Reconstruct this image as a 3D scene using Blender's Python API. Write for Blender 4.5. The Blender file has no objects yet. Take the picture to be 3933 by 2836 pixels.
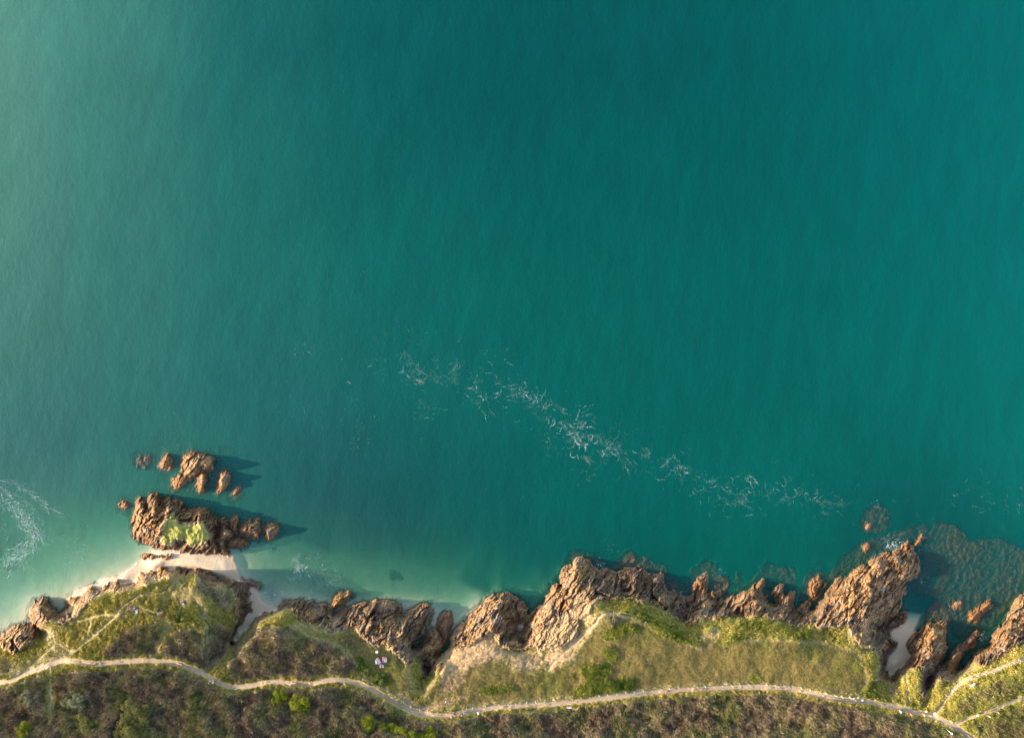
import bpy, math, random, time
import numpy as np
T0 = time.time()
rng = np.random.default_rng(7)
random.seed(7)
scene = bpy.context.scene
COL = scene.collection
# ---------------------------------------------------------------- camera model
CX, CY, S, H = 1966.5, 1418.0, 260.0/3933.0, 200.0     # photo centre, metres per photo pixel at sea level, camera height
def world(u, v, z):
    k = S*(H-z)/H
    return (u-CX)*k, -(v-CY)*k
CROPS = dict(A=(0,1500,2.268), B=(0,2136,2.268), C=(900,2136,2.268), D=(1700,2036,2.268), E=(2500,2036,2.268),
             F=(2933,1836,2.268), G=(2933,2136,2.268), I=(450,1700,3.24), J=(600,2050,3.24), K=(1200,2230,3.78),
             L=(2100,2080,3.24), M=(2700,2080,3.78), N=(0,2400,3.24), O=(700,2520,4.536), P=(1600,2600,5.67),
             Q=(2000,2600,4.536), R=(3200,2600,5.67), T=(3533,2556,5.67), U=(0,0,1.0), V=(1400,2470,14.175),
             W=(450,2250,7.56), X=(150,2250,7.56), Y=(1000,1000,0.945))
def P(s):
    out = []; ox, oy, k = CROPS['U']
    for t in s.split():
        if t in CROPS: ox, oy, k = CROPS[t]; continue
        a, b = t.split(',')
        out.append((ox+float(a)/k, oy+float(b)/k))
    return np.array(out, dtype=np.float64)

# ---------------------------------------------------------------- traced outlines (survey of the coast)
LAND = P("""U -1200,3700 -1200,2470 -600,2455 -250,2450 B -100,720 0,700 60,670 130,630 200,612 270,615 330,640 350,665 362,700 380,690 372,660
 350,640 310,620 285,570 265,520 275,450 310,410 360,385 400,387 425,420 450,470 475,480 520,515 560,480 590,440 590,400 605,375 640,350 690,352 730,330 775,265
 812,272 825,315 870,315 900,290 920,265 980,240 1020,220 1048,248 1080,262 1140,252 1195,250 1205,215 1203,180 1225,140 1262,152
 1300,172 1322,140 1345,168 1385,140 1400,112 1450,110 1492,145 1520,112 1540,92 1565,120 1575,158 1620,145 1680,120 1712,115 1740,140
 1800,152 1850,182 1900,206 1960,207 2050,217 2100,230 2180,232 2240,245 2245,270 2185,292 2190,340 2150,360 2130,400 2190,415 2195,450
 2180,500 2130,530 2140,580 2090,610 2060,660 2020,710 1995,760 2015,790 J 1010,1360 1060,1290 1080,1240 1120,1205 1180,1190 1195,1130
 1240,1060 1290,1020 1360,995 1440,985 1510,960 1560,910 1610,870 1700,860 1850,850 1950,870 2050,895 2150,905 2200,905 2230,930 K
 250,370 285,395 290,450 270,510 330,500 400,450 480,420 570,385 640,360 740,350 880,325 1000,300 1120,305 1220,330 1265,380 1262,440 1240,500
 1290,510 1350,515 1400,480 1480,440 1560,400 1600,372 1690,385 1700,450 1680,560 1630,640 1600,730 1570,830 1500,930 1440,985
 1520,990 1600,960 1640,900 1660,830 1720,760 1760,730 1800,740 1840,790 1870,860 1880,930 1860,980 1840,1040 1790,1110 1870,1080 1960,1000 2010,950
 2005,880 2040,790 2100,710 2180,650 2230,590 D 240,750 290,720 320,680 370,640 420,590 480,575 530,555 580,550 630,580 680,620 715,660 720,720 722,775
 700,800 660,830 640,875 700,890 705,870 725,840 740,790 770,750 810,700 860,660 890,620 900,580 930,540 940,490 990,470 1030,485 1030,440 1025,390 1050,340
 1090,315 1130,310 1140,262 1175,240 1220,242 1260,270 1300,310 1330,355 1380,350 1440,335 1475,335 1480,375 1530,385 1560,370 1600,345 1680,340
 1690,375 1720,365 1755,355 1790,385 1840,400 1885,390 1912,400 1925,440 1925,520 1960,540 2020,545 2040,600 L 1660,650 1700,700 1790,700 1830,640 1820,570 1850,500 1890,430
 1960,390 2010,385 2030,420 2010,490 1990,560 1990,640 2040,650 2100,640 2150,640 2130,700 2090,760 2160,745 2200,720 M 250,880 330,860 400,830 440,800 470,800 480,830 540,780 600,740 640,745
 680,740 740,660 820,590 880,545 918,540 915,600 880,680 870,740 900,800 930,870 980,930 1000,960 1050,960 1080,930 1065,860 1020,760 1030,735 1090,680 1130,640 1150,690
 1170,790 1200,800 1260,760 1330,740 1330,770 1310,830 1310,930 1330,1000 1330,1040 1370,990 1440,930 1500,890 1550,890 1560,930 1540,1000 1590,1010 1640,940 1680,890
 1740,850 1790,780 1840,720 1890,640 1920,580 1970,540 2060,545 2110,520 2150,460 2200,420 2268,390 F 845,765 910,770 935,800 918,750 925,710 990,692
 1050,660 1110,640 1190,620 1215,580 1255,552 1285,570 1290,630 1330,660 1342,700 1350,725 1372,770 1345,820 1330,862 1270,900 1225,912 1195,925 1235,945 1248,985 1235,1020
 1200,1040 1190,1080 1180,1130 1150,1190 1100,1210 1060,1250 1010,1292 G 990,640 1060,600 1150,560 1200,520 1250,505 1250,545 1180,620 1110,660 1088,720 1110,740 1160,760 1145,820 1090,865 1075,920 1060,985 1080,1040
 1108,1090 1150,1040 1230,950 1290,885 1245,810 1240,760 1265,730 1310,690 1340,690 1380,690 1400,640 1450,600 1520,590 1580,572 1600,620 1588,690 1600,780 1600,830 1575,910 1520,985
 1570,960 1620,890 1640,850 1680,800 1740,770 1800,710 1860,668 1872,680 1845,760 1800,805 1750,850 1705,930 1668,1030 1700,1010 1760,960 1800,935 1830,880 1880,830
 1930,800 1960,780 1990,700 2030,640 2080,610 2120,570 2130,510 2170,450 2205,390 2268,340 2360,270 2500,200 2900,120 3500,60 U 5200,2160 5200,3700""")
VEG = P("""U -1200,3700 -1200,2520 -300,2500 B 0,800 100,860 150,850 250,800 340,720 365,640 372,600 400,580 450,570 500,600 560,612 640,560 700,500 760,420 850,370 900,332
 960,310 1040,325 1150,320 1235,275 1290,280 1330,230 1440,200 1490,215 1515,150 1545,130 1570,215 1680,150 1705,185 1720,215 1800,270 1900,265 1950,275 2030,290 2050,340 2035,440 2050,480 2060,560 2030,640 1985,720
 1960,785 2050,805 J 1080,1260 1190,1185 1260,1120 1345,1075 1400,1030 1590,960 1640,935 1700,1010 1725,1080 1900,1110 2000,1170 2100,1200 K 190,760 260,740 350,740 440,720 600,700 640,790 760,870 860,950 1050,960
 1130,1060 1230,1110 1330,1220 1360,1290 1440,1240 1510,1160 1600,1110 1590,1180 1555,1260 1570,1350 1620,1410 1700,1420 1740,1330 1800,1400 1880,1290 1920,1180 D 0,1090 80,1065 200,1030 330,960 450,915 470,1000
 560,1060 700,1060 790,1045 860,1070 950,1040 1080,1010 1170,940 1195,840 1185,780 1290,740 1315,660 1350,620 1450,605 1520,620 1640,605 1760,645 1870,665 1950,705 2010,765 2080,795 2130,835 2200,835 2240,790 E 425,810
 470,770 530,790 600,782 640,765 760,770 900,770 960,745 1060,790 1170,795 1220,840 1290,850 1400,835 1460,880 1560,865 1640,870 1700,835 1740,900 1780,970 1830,1025 1900,1050 G 957,833 1000,880 1015,960 980,1040 990,1085 1080,1105
 1160,1120 1170,1080 1230,1020 1290,1000 1360,985 1362,1180 1392,1310 1420,1240 1490,1120 1530,1085 1600,1100 1620,1122 1700,1060 1760,1000 1820,950 1880,980 1950,960 2050,900 2130,850 2200,800 2268,760 2500,650 U 5200,2400 5200,3700""")
BEACH = P("""B 560,400 680,285 850,240 905,190 1030,180 1110,120 1240,40 1330,-60 1500,-60 1900,-20 2040,-10 2050,40 2085,130 J 1020,470 1050,560 1130,640 1250,680 1290,760 1330,850 1420,890 1500,930 1520,990 1240,1080 1180,1200 1060,1300 1000,1380 940,1340
 1000,1200 1000,1050 1150,900 1150,740 900,560 560,440 300,420 B 1530,120 1200,260 900,300 700,360""")
COVESAND = P("G 1090,700 1150,600 1200,560 1260,500 1310,490 1385,500 1350,600 1310,680 1270,740 1245,800 1290,880 1230,950 1150,1040 1108,1090 1080,1040 1060,990 1090,870 1140,830 1160,760")
# rocks standing by themselves: outline, height, label, category, grass top
ROCKS = [
 ("I 205,980 215,860 250,760 290,700 330,740 360,810 390,720 430,665 490,660 520,720 530,790 580,730 640,715 720,750 800,810 850,860 930,850 1020,835 1090,860 1180,920 1240,990 1265,1060 1250,1130 1230,1200 1270,1310 1240,1380 1080,1400 900,1395 780,1390 760,1320 640,1320 480,1290 340,1250 230,1180 205,1090",
  7.6, "sea_stack", "largest sea stack with a bright grassy cap beside the sand spit", "sea stack", 3.6),
 ("I 1265,1010 1300,980 1360,1000 1380,1070 1450,1130 1440,1190 1350,1230 1360,1330 1380,1400 1290,1400 1230,1290 1190,1220 1260,1180 1290,1110", 4.6, "sea_stack", "ochre-topped rock rib between the grassy stack and dark wet rocks", "sea stack", 1.6),
 ("I 1420,990 1440,955 1490,955 1510,1000 1505,1080 1490,1150 1450,1130 1400,1080", 2.6, "tidal_rock", "small dark brown knob north of the ochre rock rib", "rock", 1.0),
 ("I 1360,1215 1420,1190 1520,1180 1600,1200 1625,1250 1580,1300 1480,1310 1390,1310", 2.0, "tidal_rock", "low bluish dark rock shelf beside the sand spit's eastern waterline", "rock", 1.0),
 ("I 1515,1080 1570,1030 1650,995 1740,990 1785,1030 1790,1110 1770,1190 1700,1200 1620,1170 1540,1140", 3.6, "tidal_rock", "rounded dark rock with yellow lichen on its sunny side", "rock", 1.4),
 ("I 1810,1090 1840,1050 1900,1030 1965,1040 1970,1100 1930,1150 1900,1190 1850,1160 1815,1130", 2.6, "tidal_rock", "grey end rock of the chain beside the grassy sea stack", "rock", 1.1),
 ("I 530,320 545,260 580,190 620,160 660,190 675,250 650,310 600,335 550,345", 1.9, "tidal_rock", "small ochre tidal rock west of the offshore cluster", "rock", 1.0),
 ("I 830,330 830,230 860,180 950,145 990,160 1060,180 1130,195 1185,250 1170,330 1120,360 1050,355 980,400 900,435 850,430", 4.4, "sea_stack", "largest offshore rock, cream patches on three humps", "sea stack", 1.7),
 ("I 1000,440 1030,370 1080,355 1110,400 1110,500 1075,620 1030,610 1000,540", 3.2, "tidal_rock", "narrow golden rock pointing south below the largest offshore rock", "rock", 1.0),
 ("I 1240,480 1255,410 1290,365 1395,365 1385,450 1360,560 1310,600 1250,610 1245,550", 3.4, "tidal_rock", "upright golden rock with dark east face, easternmost of the offshore cluster", "rock", 1.1),
 ("I 680,530 710,460 790,430 850,440 830,490 780,540 720,555", 0.7, "tidal_rock", "low wave-washed rock with white foam southwest of the largest offshore rock", "rock", 1.0),
 ("I 1430,650 1460,590 1530,550 1520,610 1460,670", 0.5, "tidal_rock", "reddish rock barely breaking the surface southeast of the offshore cluster", "rock", 0.9),
 ("I 45,780 60,735 110,735 140,800 100,830 60,810", 0.8, "tidal_rock", "tiny brown rock alone west of the grassy sea stack", "rock", 0.7),
 ("I 300,1420 350,1390 420,1400 470,1420 540,1395 590,1420 680,1395 705,1430 650,1470 560,1460 480,1450 380,1455", 1.5, "beach_rock", "low dark rock ridge lying on the sand spit", "rock", 0.7),
 ("K 285,330 310,280 370,230 440,200 510,185 545,215 530,280 470,330 420,380 320,405 295,370", 3.2, "tidal_rock", "single orange boulder standing in the shaded bay water", "boulder", 1.1),
 ("K 1815,560 1850,520 1910,490 2000,470 2025,520 2030,620 2000,740 1970,850 1920,940 1880,900 1870,820 1830,700", 1.5, "tidal_rock", "flat grey wet rock slab in the narrow inlet", "rock", 1.0),
 ("M 1545,790 1555,680 1570,600 1640,550 1690,520 1740,560 1745,640 1700,720 1680,800 1640,850 1570,840", 2.2, "tidal_rock", "isolated rust brown rock west of the big eastern promontory", "rock", 1.1),
 ("F 1325,572 1370,515 1392,520 1360,578", 0.9, "tidal_rock", "tiny orange rock off the tip of the eastern promontory", "rock", 0.7),
 ("F 1792,1248 1800,1180 1850,1150 1960,1090 1972,1112 1900,1190 1845,1250", 1.2, "tidal_rock", "slender brown rock ridge alone in the eastern shallows", "rock", 0.9),
 ("F 1635,1120 1670,1090 1712,1095 1700,1125 1650,1135", 0.4, "tidal_rock", "low weedy rock just awash north of the sandy cove", "rock", 0.9),
 ("F 880,430 890,400 930,400 925,435 900,445", 0.5, "tidal_rock", "pinkish rock tip above the round submerged reef", "rock", 0.9),
 ("F 865,600 890,575 920,585 915,620 885,630", 0.3, "tidal_rock", "small ochre rock tip near the promontory's northern side", "rock", 0.9),
]
ISLEGRASS = P("I 560,1180 590,1000 640,940 690,890 730,960 790,1040 860,1015 960,1030 1060,985 1090,1090 1150,1170 1080,1250 900,1290 830,1200 720,1230 640,1290 560,1250")
# reef under water: outline, top depth
REEFS = [("I 240,280 260,220 330,180 430,200 420,270 340,330 260,320", -0.15), ("A 1180,680 1130,560 1250,490 1450,480 1600,520 1560,640 1400,700", -1.6),
 ("A 1320,470 1300,400 1480,360 1640,400 1700,470 1560,520", -1.9), ("A 1880,530 1900,480 1980,480 2060,540 1980,590", -1.5), ("A 1380,790 1380,740 1440,720 1480,760 1420,810", -1.4),
 ("I 660,560 680,440 800,380 820,250 980,120 1200,180 1300,340 1420,360 1420,500 1560,560 1600,700 1400,760 1240,640 1000,640 800,600", -1.0),
 ("F 830,460 850,330 930,250 1010,230 1090,280 1090,400 1040,470 900,490", -0.55), ("F 560,900 640,740 820,570 940,530 1100,500 1250,440 1420,400 1450,500 1400,600 1300,700 900,760 700,880", -.75),
 ("F 1300,1000 1250,880 1380,800 1420,560 1500,380 1700,420 1800,560 2050,520 2268,640 U 4200,2130 4200,2420 F 2200,1060 2000,1300 1700,1400 1640,1340 1600,1260 1430,1180 1500,1050", -.7),
 ("F 1600,1140 1650,1040 1740,1040 1720,1160", -0.5), ("F 1400,1290 1420,1150 1500,1080 1640,1150 1620,1280", -0.35), ("F 1740,1330 1780,1130 1950,1040 2050,1080 1960,1230 1830,1320", -0.8),
 ("L 290,190 330,130 450,170 640,200 800,300 980,150 1040,120 1120,180 1240,200 1340,280 1500,320 1520,480 1760,560 1800,380 1950,240 2120,290 2100,420 2268,440 2268,560 2050,760 1400,560 700,380 400,280", -0.55),
 ("L 820,340 890,260 980,240 1000,170 1050,140 1100,180 1120,260 1300,290 1320,350 1150,380 950,370", -0.3), ("L 2040,600 2140,520 2240,470 2268,520 2230,660 2100,640", -0.25),
 ("M 100,720 250,600 340,540 380,570 340,700 360,720 300,840 200,820", -0.25), ("M 440,620 470,540 520,440 560,440 540,520 480,640", -0.6),
 ("M 400,800 560,680 700,600 850,460 880,360 960,310 1100,380 1340,400 1360,560 1340,760 1100,700 900,720 600,760", -.8), ("M 1430,720 1490,520 1560,450 1700,460 1820,480 1920,480 1960,560 1800,720 1560,880 1400,900", -.7),
 ("K 960,330 1000,260 1080,255 1130,310", -0.5), ("K 550,270 550,210 610,220 590,280", -0.4), ("J 1050,560 1200,600 1280,620 1270,680 1150,700", 0.1),
 ("D 980,520 960,440 1020,380 1090,200 1200,180 1350,240 1340,330 1100,330", -0.9)]
WEED = [("I 760,1490 860,1515 950,1555 965,1575 860,1535 770,1510",.8), ("J 890,500 915,495 915,530 895,535",.9), ("I 470,1470 620,1490 600,1530 500,1500",.55), ("J 250,430 420,440 470,470 400,460 280,450",.6), ("J 860,300 880,280 960,285 960,300",.45), ("I 700,1430 800,1420 830,1440 720,1450",.5), ("C 1320,200 1340,120 1400,110 1440,150 1490,150 1480,220 1400,230",.75), ("C 1050,240 1080,190 1180,170 1180,200 1090,240",.6), ("C 1240,110 1260,80 1300,90 1290,120",.5), ("C 1380,300 1400,280 1450,265 1450,290 1390,310",.5),
 ("A 490,1270 500,1200 540,1180 570,1230 540,1270",.9), ("A 410,1290 430,1250 490,1270 480,1300",.6), ("A 600,1130 620,1100 650,1120 620,1150",.5), ("A 1090,930 1080,910 1110,900 1130,930",.7), ("A 1100,1220 1100,1190 1140,1190 1140,1220",.7), ("A 1080,1270 1100,1245 1140,1250 1130,1275",.6),
 ("A 0,1560 60,1500 160,1480 200,1520 120,1588 0,1640",.7), ("A -200,1400 -100,1150 0,1100 120,1150 250,1330 200,1400 60,1440 -100,1600",.55), ("A -400,900 -300,430 0,420 400,380 700,500 1000,620 1000,720 900,780 700,900 480,1060 380,960 200,880 0,800",.95),
 ("U 1140,1830 1250,1780 1400,1850 1600,1900 1800,1960 1900,2040 1800,2080 1500,2050 1300,1990 1180,1920",.95), ("U 540,1640 640,1590 760,1600 900,1680 1000,1720 960,1790 800,1770 640,1720",.6), ("J 1350,190 1450,150 1600,160 1560,240 1430,240",.6),
 ("D 1150,200 1200,140 1280,170 1320,240 1200,240",.6), ("F 200,420 280,300 380,330 400,480 300,560",.35), ("F 1180,330 1250,220 1400,260 1420,360 1300,400",.4), ("G 950,730 1000,650 1100,560 1240,500 1260,520 1200,600 1120,650 1100,700 1000,740",.95),
 ("G 1030,980 1060,860 1120,740 1170,760 1140,840 1090,880 1070,960",.9), ("G 1240,800 1250,740 1330,660 1380,620 1400,700 1330,800",.95), ("J 520,520 620,500 700,540 750,570 900,570 1000,600 1100,600 1260,610 1260,680 1100,700 1190,760 1150,840 1180,900 1130,1000 1060,1060 1110,1100 1080,1160 980,1180 880,1380 940,1390 900,1200 1040,900 1000,700 800,620",.5)]
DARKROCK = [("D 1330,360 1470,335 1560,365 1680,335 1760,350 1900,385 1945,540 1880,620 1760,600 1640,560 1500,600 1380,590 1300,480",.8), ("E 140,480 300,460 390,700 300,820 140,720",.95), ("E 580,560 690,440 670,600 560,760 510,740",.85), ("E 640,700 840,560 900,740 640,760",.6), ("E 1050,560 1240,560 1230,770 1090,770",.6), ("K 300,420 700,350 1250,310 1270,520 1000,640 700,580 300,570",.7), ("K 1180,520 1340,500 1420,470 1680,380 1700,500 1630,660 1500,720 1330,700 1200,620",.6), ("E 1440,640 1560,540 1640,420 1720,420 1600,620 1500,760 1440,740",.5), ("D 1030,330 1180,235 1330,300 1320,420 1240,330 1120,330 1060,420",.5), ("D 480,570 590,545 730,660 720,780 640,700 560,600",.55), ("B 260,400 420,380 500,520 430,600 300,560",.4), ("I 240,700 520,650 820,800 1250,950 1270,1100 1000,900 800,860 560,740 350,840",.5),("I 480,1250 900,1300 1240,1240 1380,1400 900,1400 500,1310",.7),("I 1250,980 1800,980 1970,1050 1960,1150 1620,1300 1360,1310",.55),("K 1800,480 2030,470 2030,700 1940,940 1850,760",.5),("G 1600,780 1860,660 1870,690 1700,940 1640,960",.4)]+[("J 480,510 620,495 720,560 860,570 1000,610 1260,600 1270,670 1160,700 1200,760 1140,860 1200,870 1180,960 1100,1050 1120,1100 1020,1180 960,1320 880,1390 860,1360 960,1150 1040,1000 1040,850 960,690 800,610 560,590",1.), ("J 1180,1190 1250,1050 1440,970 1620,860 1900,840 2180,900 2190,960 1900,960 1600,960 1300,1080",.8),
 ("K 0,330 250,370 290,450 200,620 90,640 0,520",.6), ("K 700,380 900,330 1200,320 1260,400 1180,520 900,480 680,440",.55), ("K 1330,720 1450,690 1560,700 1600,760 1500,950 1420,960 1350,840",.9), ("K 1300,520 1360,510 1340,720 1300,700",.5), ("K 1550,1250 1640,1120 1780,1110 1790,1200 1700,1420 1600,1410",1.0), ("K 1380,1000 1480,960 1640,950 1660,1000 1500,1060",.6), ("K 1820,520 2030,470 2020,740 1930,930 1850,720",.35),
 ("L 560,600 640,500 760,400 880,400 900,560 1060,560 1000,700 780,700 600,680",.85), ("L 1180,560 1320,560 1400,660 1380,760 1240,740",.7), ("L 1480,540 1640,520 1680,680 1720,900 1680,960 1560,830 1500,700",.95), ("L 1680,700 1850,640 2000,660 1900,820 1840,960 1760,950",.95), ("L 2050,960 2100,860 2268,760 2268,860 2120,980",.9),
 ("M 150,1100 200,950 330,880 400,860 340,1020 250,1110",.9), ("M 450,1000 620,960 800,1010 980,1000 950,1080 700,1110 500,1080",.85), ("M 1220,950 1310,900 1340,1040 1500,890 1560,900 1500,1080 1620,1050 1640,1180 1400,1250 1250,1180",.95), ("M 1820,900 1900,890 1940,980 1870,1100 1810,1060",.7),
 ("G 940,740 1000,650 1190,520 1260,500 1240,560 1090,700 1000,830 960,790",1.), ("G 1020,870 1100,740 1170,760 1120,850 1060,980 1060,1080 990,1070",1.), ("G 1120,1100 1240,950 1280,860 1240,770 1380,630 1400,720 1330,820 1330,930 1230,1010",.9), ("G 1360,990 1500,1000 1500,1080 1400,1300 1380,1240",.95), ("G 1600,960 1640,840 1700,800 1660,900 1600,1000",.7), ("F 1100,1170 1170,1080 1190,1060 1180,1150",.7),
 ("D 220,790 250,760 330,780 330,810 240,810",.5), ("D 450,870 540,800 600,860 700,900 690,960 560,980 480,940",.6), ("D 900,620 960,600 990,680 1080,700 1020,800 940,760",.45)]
SCRUB = [("B 900,845 1060,690 1160,640 1330,590 1405,640 1390,730 1320,885 1150,900 1000,890",1.), ("B 1390,890 1470,720 1560,660 1660,640 1765,690 1765,900 1800,1000 1640,930",.9), ("C -60,940 40,780 180,640 300,620 400,640 480,610 560,660 580,740 600,690 760,760 800,740 900,790 980,860 1050,940 1030,1010 900,1060 500,1085 200,1080 -20,1110",.85), ("C 940,780 950,700 1030,690 1070,760 1040,810",1.),
 ("U -1200,3700 -1200,2670 N 0,790 100,750 260,680 420,660 560,640 640,700 720,600 900,590 1050,590 1250,600 1450,580 1700,540 2000,545 2268,580 O 240,300 480,490 700,600 880,650 1100,660 1400,580 1560,560 2268,560 C 760,1160 960,1150 1150,1190 1330,1280 1480,1370 1640,1440 1800,1450 1960,1420 2100,1390 Q 0,640 450,600 900,570 1400,490 1900,430 2268,390 E 0,1490 300,1460 650,1440 1000,1430 1250,1450 1450,1480 1600,1530 1800,1570 R 0,620 400,680 800,780 1100,850 1400,870 1800,900 2200,1010 T 300,1200 560,1330 850,1460 1000,1580 U 3900,3000 4300,3300 5200,3500 5200,3700",1.),
 ("T 720,980 820,800 1000,640 1400,440 1800,280 2268,140 U 4300,2480 4300,2640 T 2268,620 1900,760 1500,920 1200,1080 900,1180 740,1240 640,1120",.35), ("T 880,1300 1100,1200 1500,1080 2000,880 2268,780 U 4300,2700 4300,3100 T 1300,1588 1050,1480",.4), ("G 1090,1130 1130,1110 1170,1190 1150,1240 1100,1200",.5), ("B 0,900 40,880 110,960 80,1050 0,1080",.6), ("B 1710,190 1800,270 1950,275 2035,300 2050,400 1980,480 1900,420 1770,340 1720,300",.75), ("B 1800,640 1880,600 2020,640 1970,780 2000,820 1930,900 1850,1000 1790,1010 1790,800",.8)]
LUSH = [("D 1195,1260 1190,1200 1260,1180 1440,1180 1470,1250 1400,1290 1260,1295",1.), ("D 1150,1470 1150,1400 1280,1310 1450,1320 1640,1285 1690,1330 1650,1400 1450,1420 1290,1450 1200,1490",.9), ("D 1400,950 1420,880 1520,850 1660,820 1720,880 1600,910 1520,950 1450,960",.9), ("D 1380,1080 1400,1040 1500,1025 1525,1080 1500,1200 1440,1130",.7), ("D 290,1420 340,1380 600,1350 640,1400 420,1440",.6), ("D 1110,1300 1120,1240 1160,1260 1150,1310",.7),
 ("D 1560,650 1700,700 1850,770 2000,830 2150,940 2260,1010 2200,1010 2000,920 1800,810 1600,720",.9), ("E -20,770 100,840 230,930 380,985 340,1000 180,960 0,860",.9), ("E 560,990 640,930 760,900 860,930 780,970 640,1000",.7), ("E 760,830 900,800 1100,830 1200,850 1400,890 1420,950 1280,970 1100,900 900,880",.75), ("E 850,1300 900,1260 980,1290 960,1330 880,1350",.5), ("D 700,1010 720,970 760,980 765,1040 740,1050",1.),
 ("G 800,980 790,880 820,900 850,1000 830,1060",.6), ("G 870,1160 900,1120 980,1080 985,1120 900,1210 860,1230",.8), ("R 660,400 640,320 720,200 800,130 860,180 760,350 900,380 1100,480 1400,640 1300,620 1050,560 900,480",.9),
 ("T 720,760 1000,620 1400,440 1900,250 2268,160 U 4200,2540 4200,2650 T 2268,640 1700,820 1300,1040 1000,1150 760,1220 640,1100 700,940",.6), ("T 880,1300 1100,1200 1500,1080 2000,880 2268,780 U 4300,2740 4300,3000 T 1500,1588 1050,1500",.6),
 ("C 1080,940 1060,880 1110,880 1150,920 1190,980 1150,1040 1060,1020",.7), ("C 1210,1100 1200,1040 1260,1010 1340,1060 1350,1120 1280,1130",.7), ("B 1560,500 1590,440 1700,400 1750,470 1720,560 1800,560 1830,620 1700,580 1500,590",.5), ("N 620,900 640,640 700,600 760,560 900,560 700,620 670,900",.6), ("W 900,480 1100,380 1250,400 1270,560 1000,800 800,560",.35)]
LAWN = [("K 0,680 80,740 190,765 350,745 440,725 600,710 640,790 760,870 860,955 1050,970 1130,1070 1230,1120 1330,1230 1390,1290 1430,1480 1500,1600 1200,1700 1000,1560 880,1460 640,1400 640,1220 480,990 200,880 0,820",1.), ("D 0,1300 200,1230 250,1180 430,1130 560,1150 640,1230 820,1250 880,1200 940,1240 1130,1150 1250,980 1400,740 1500,740 1800,830 2250,1040 E 350,1010 520,980 700,960 1100,960 1500,990 1800,1060 1900,1300 1830,1450 1500,1400 1100,1350 600,1345 0,1390 D 1500,1430 600,1510 0,1560 -200,1420",1.),
 ("B 1570,300 1640,250 1700,300 1760,420 1800,540 1700,560 1560,540 1570,420",.9), ("B 430,620 460,700 540,760 640,830 660,890 480,890 420,800",.7), ("B 60,930 180,970 350,880 480,860 640,870 560,920 300,970 100,1060",.8), ("B 1220,440 1060,440 1000,520 1050,540 1200,470 1340,510",.7), ("C 510,610 620,580 730,640 900,700 1000,790 900,790 740,740 600,690 540,650",.9)]
SOIL = [("D 1150,520 1280,600 1350,640 1300,760 1210,860 1180,960 1000,1060 860,1090 760,1010 830,900 930,800 1080,720 1120,620",.9), ("D 60,1080 120,980 300,900 450,860 470,1000 330,980 200,1040",.6), ("B 600,420 650,370 760,440 700,510 620,560",.7), ("G 720,640 800,600 960,660 950,760 880,840 780,760",.5), ("K 700,780 1000,720 1250,780 1240,1000 1000,930 800,860",.55), ("E 390,700 470,660 520,760 420,800",.6), ("B 1240,200 1330,190 1480,190 1320,260",.5)]
EARTH = [("D -20,1080 80,1052 200,1015 330,945 450,900 485,1010 560,1070 700,1070 830,1060 870,1090 700,1140 480,1140 250,1200 -20,1260",.95), ("K 1850,1560 1880,1400 1960,1250 2060,1080 2268,1020 2268,1300 2200,1500 2100,1600 1850,1700",.85), ("D 0,1160 200,1060 450,1020 560,1090 700,1090 850,1110 900,1080 1150,1000 1250,860 1380,730 1430,735 1300,900 1200,1000 1130,1140 940,1225 900,1200 880,1130 820,1240 640,1225 560,1140 430,1130 250,1180 180,1330 0,1370",.9), ("D 1180,800 1290,745 1340,700 1300,800 1220,840",.7),
 ("C 1390,1210 1480,1200 1560,1290 1680,1312 1780,1280 1880,1235 2030,1215 2060,1240 1900,1290 1760,1360 1640,1380 1500,1310",.9), ("E 440,930 500,900 560,860 605,890 570,930 500,965 450,950",.9), ("B 375,600 395,600 425,680 420,740 390,710",.9), ("B 1500,170 1530,150 1565,220 1560,290 1520,260",.7), ("G 1510,1050 1540,1000 1600,980 1570,1060 1530,1110",.9), ("G 1680,1060 1760,1000 1850,960 1850,990 1760,1030 1690,1090",.7), ("G 1090,1150 1130,1120 1150,1180 1110,1190",.8), ("N 350,600 500,560 700,430 800,420 800,480 520,600",.5), ("B 1495,350 1510,335 1560,330 1560,345 1500,355",.9), ("B 1530,290 1560,275 1595,270 1560,295",.9), ("B 1400,350 1440,348 1450,360 1410,362",.7), ("B 520,625 600,618 600,628 530,636",.8),
 ("G 720,640 790,630 900,700 940,760 940,830 880,840 800,780 740,720",.55), ("D 0,1450 90,1455 230,1470 100,1500 0,1530",.7), ("E 1600,1360 1650,1340 1660,1390 1610,1410",.4)]
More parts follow.
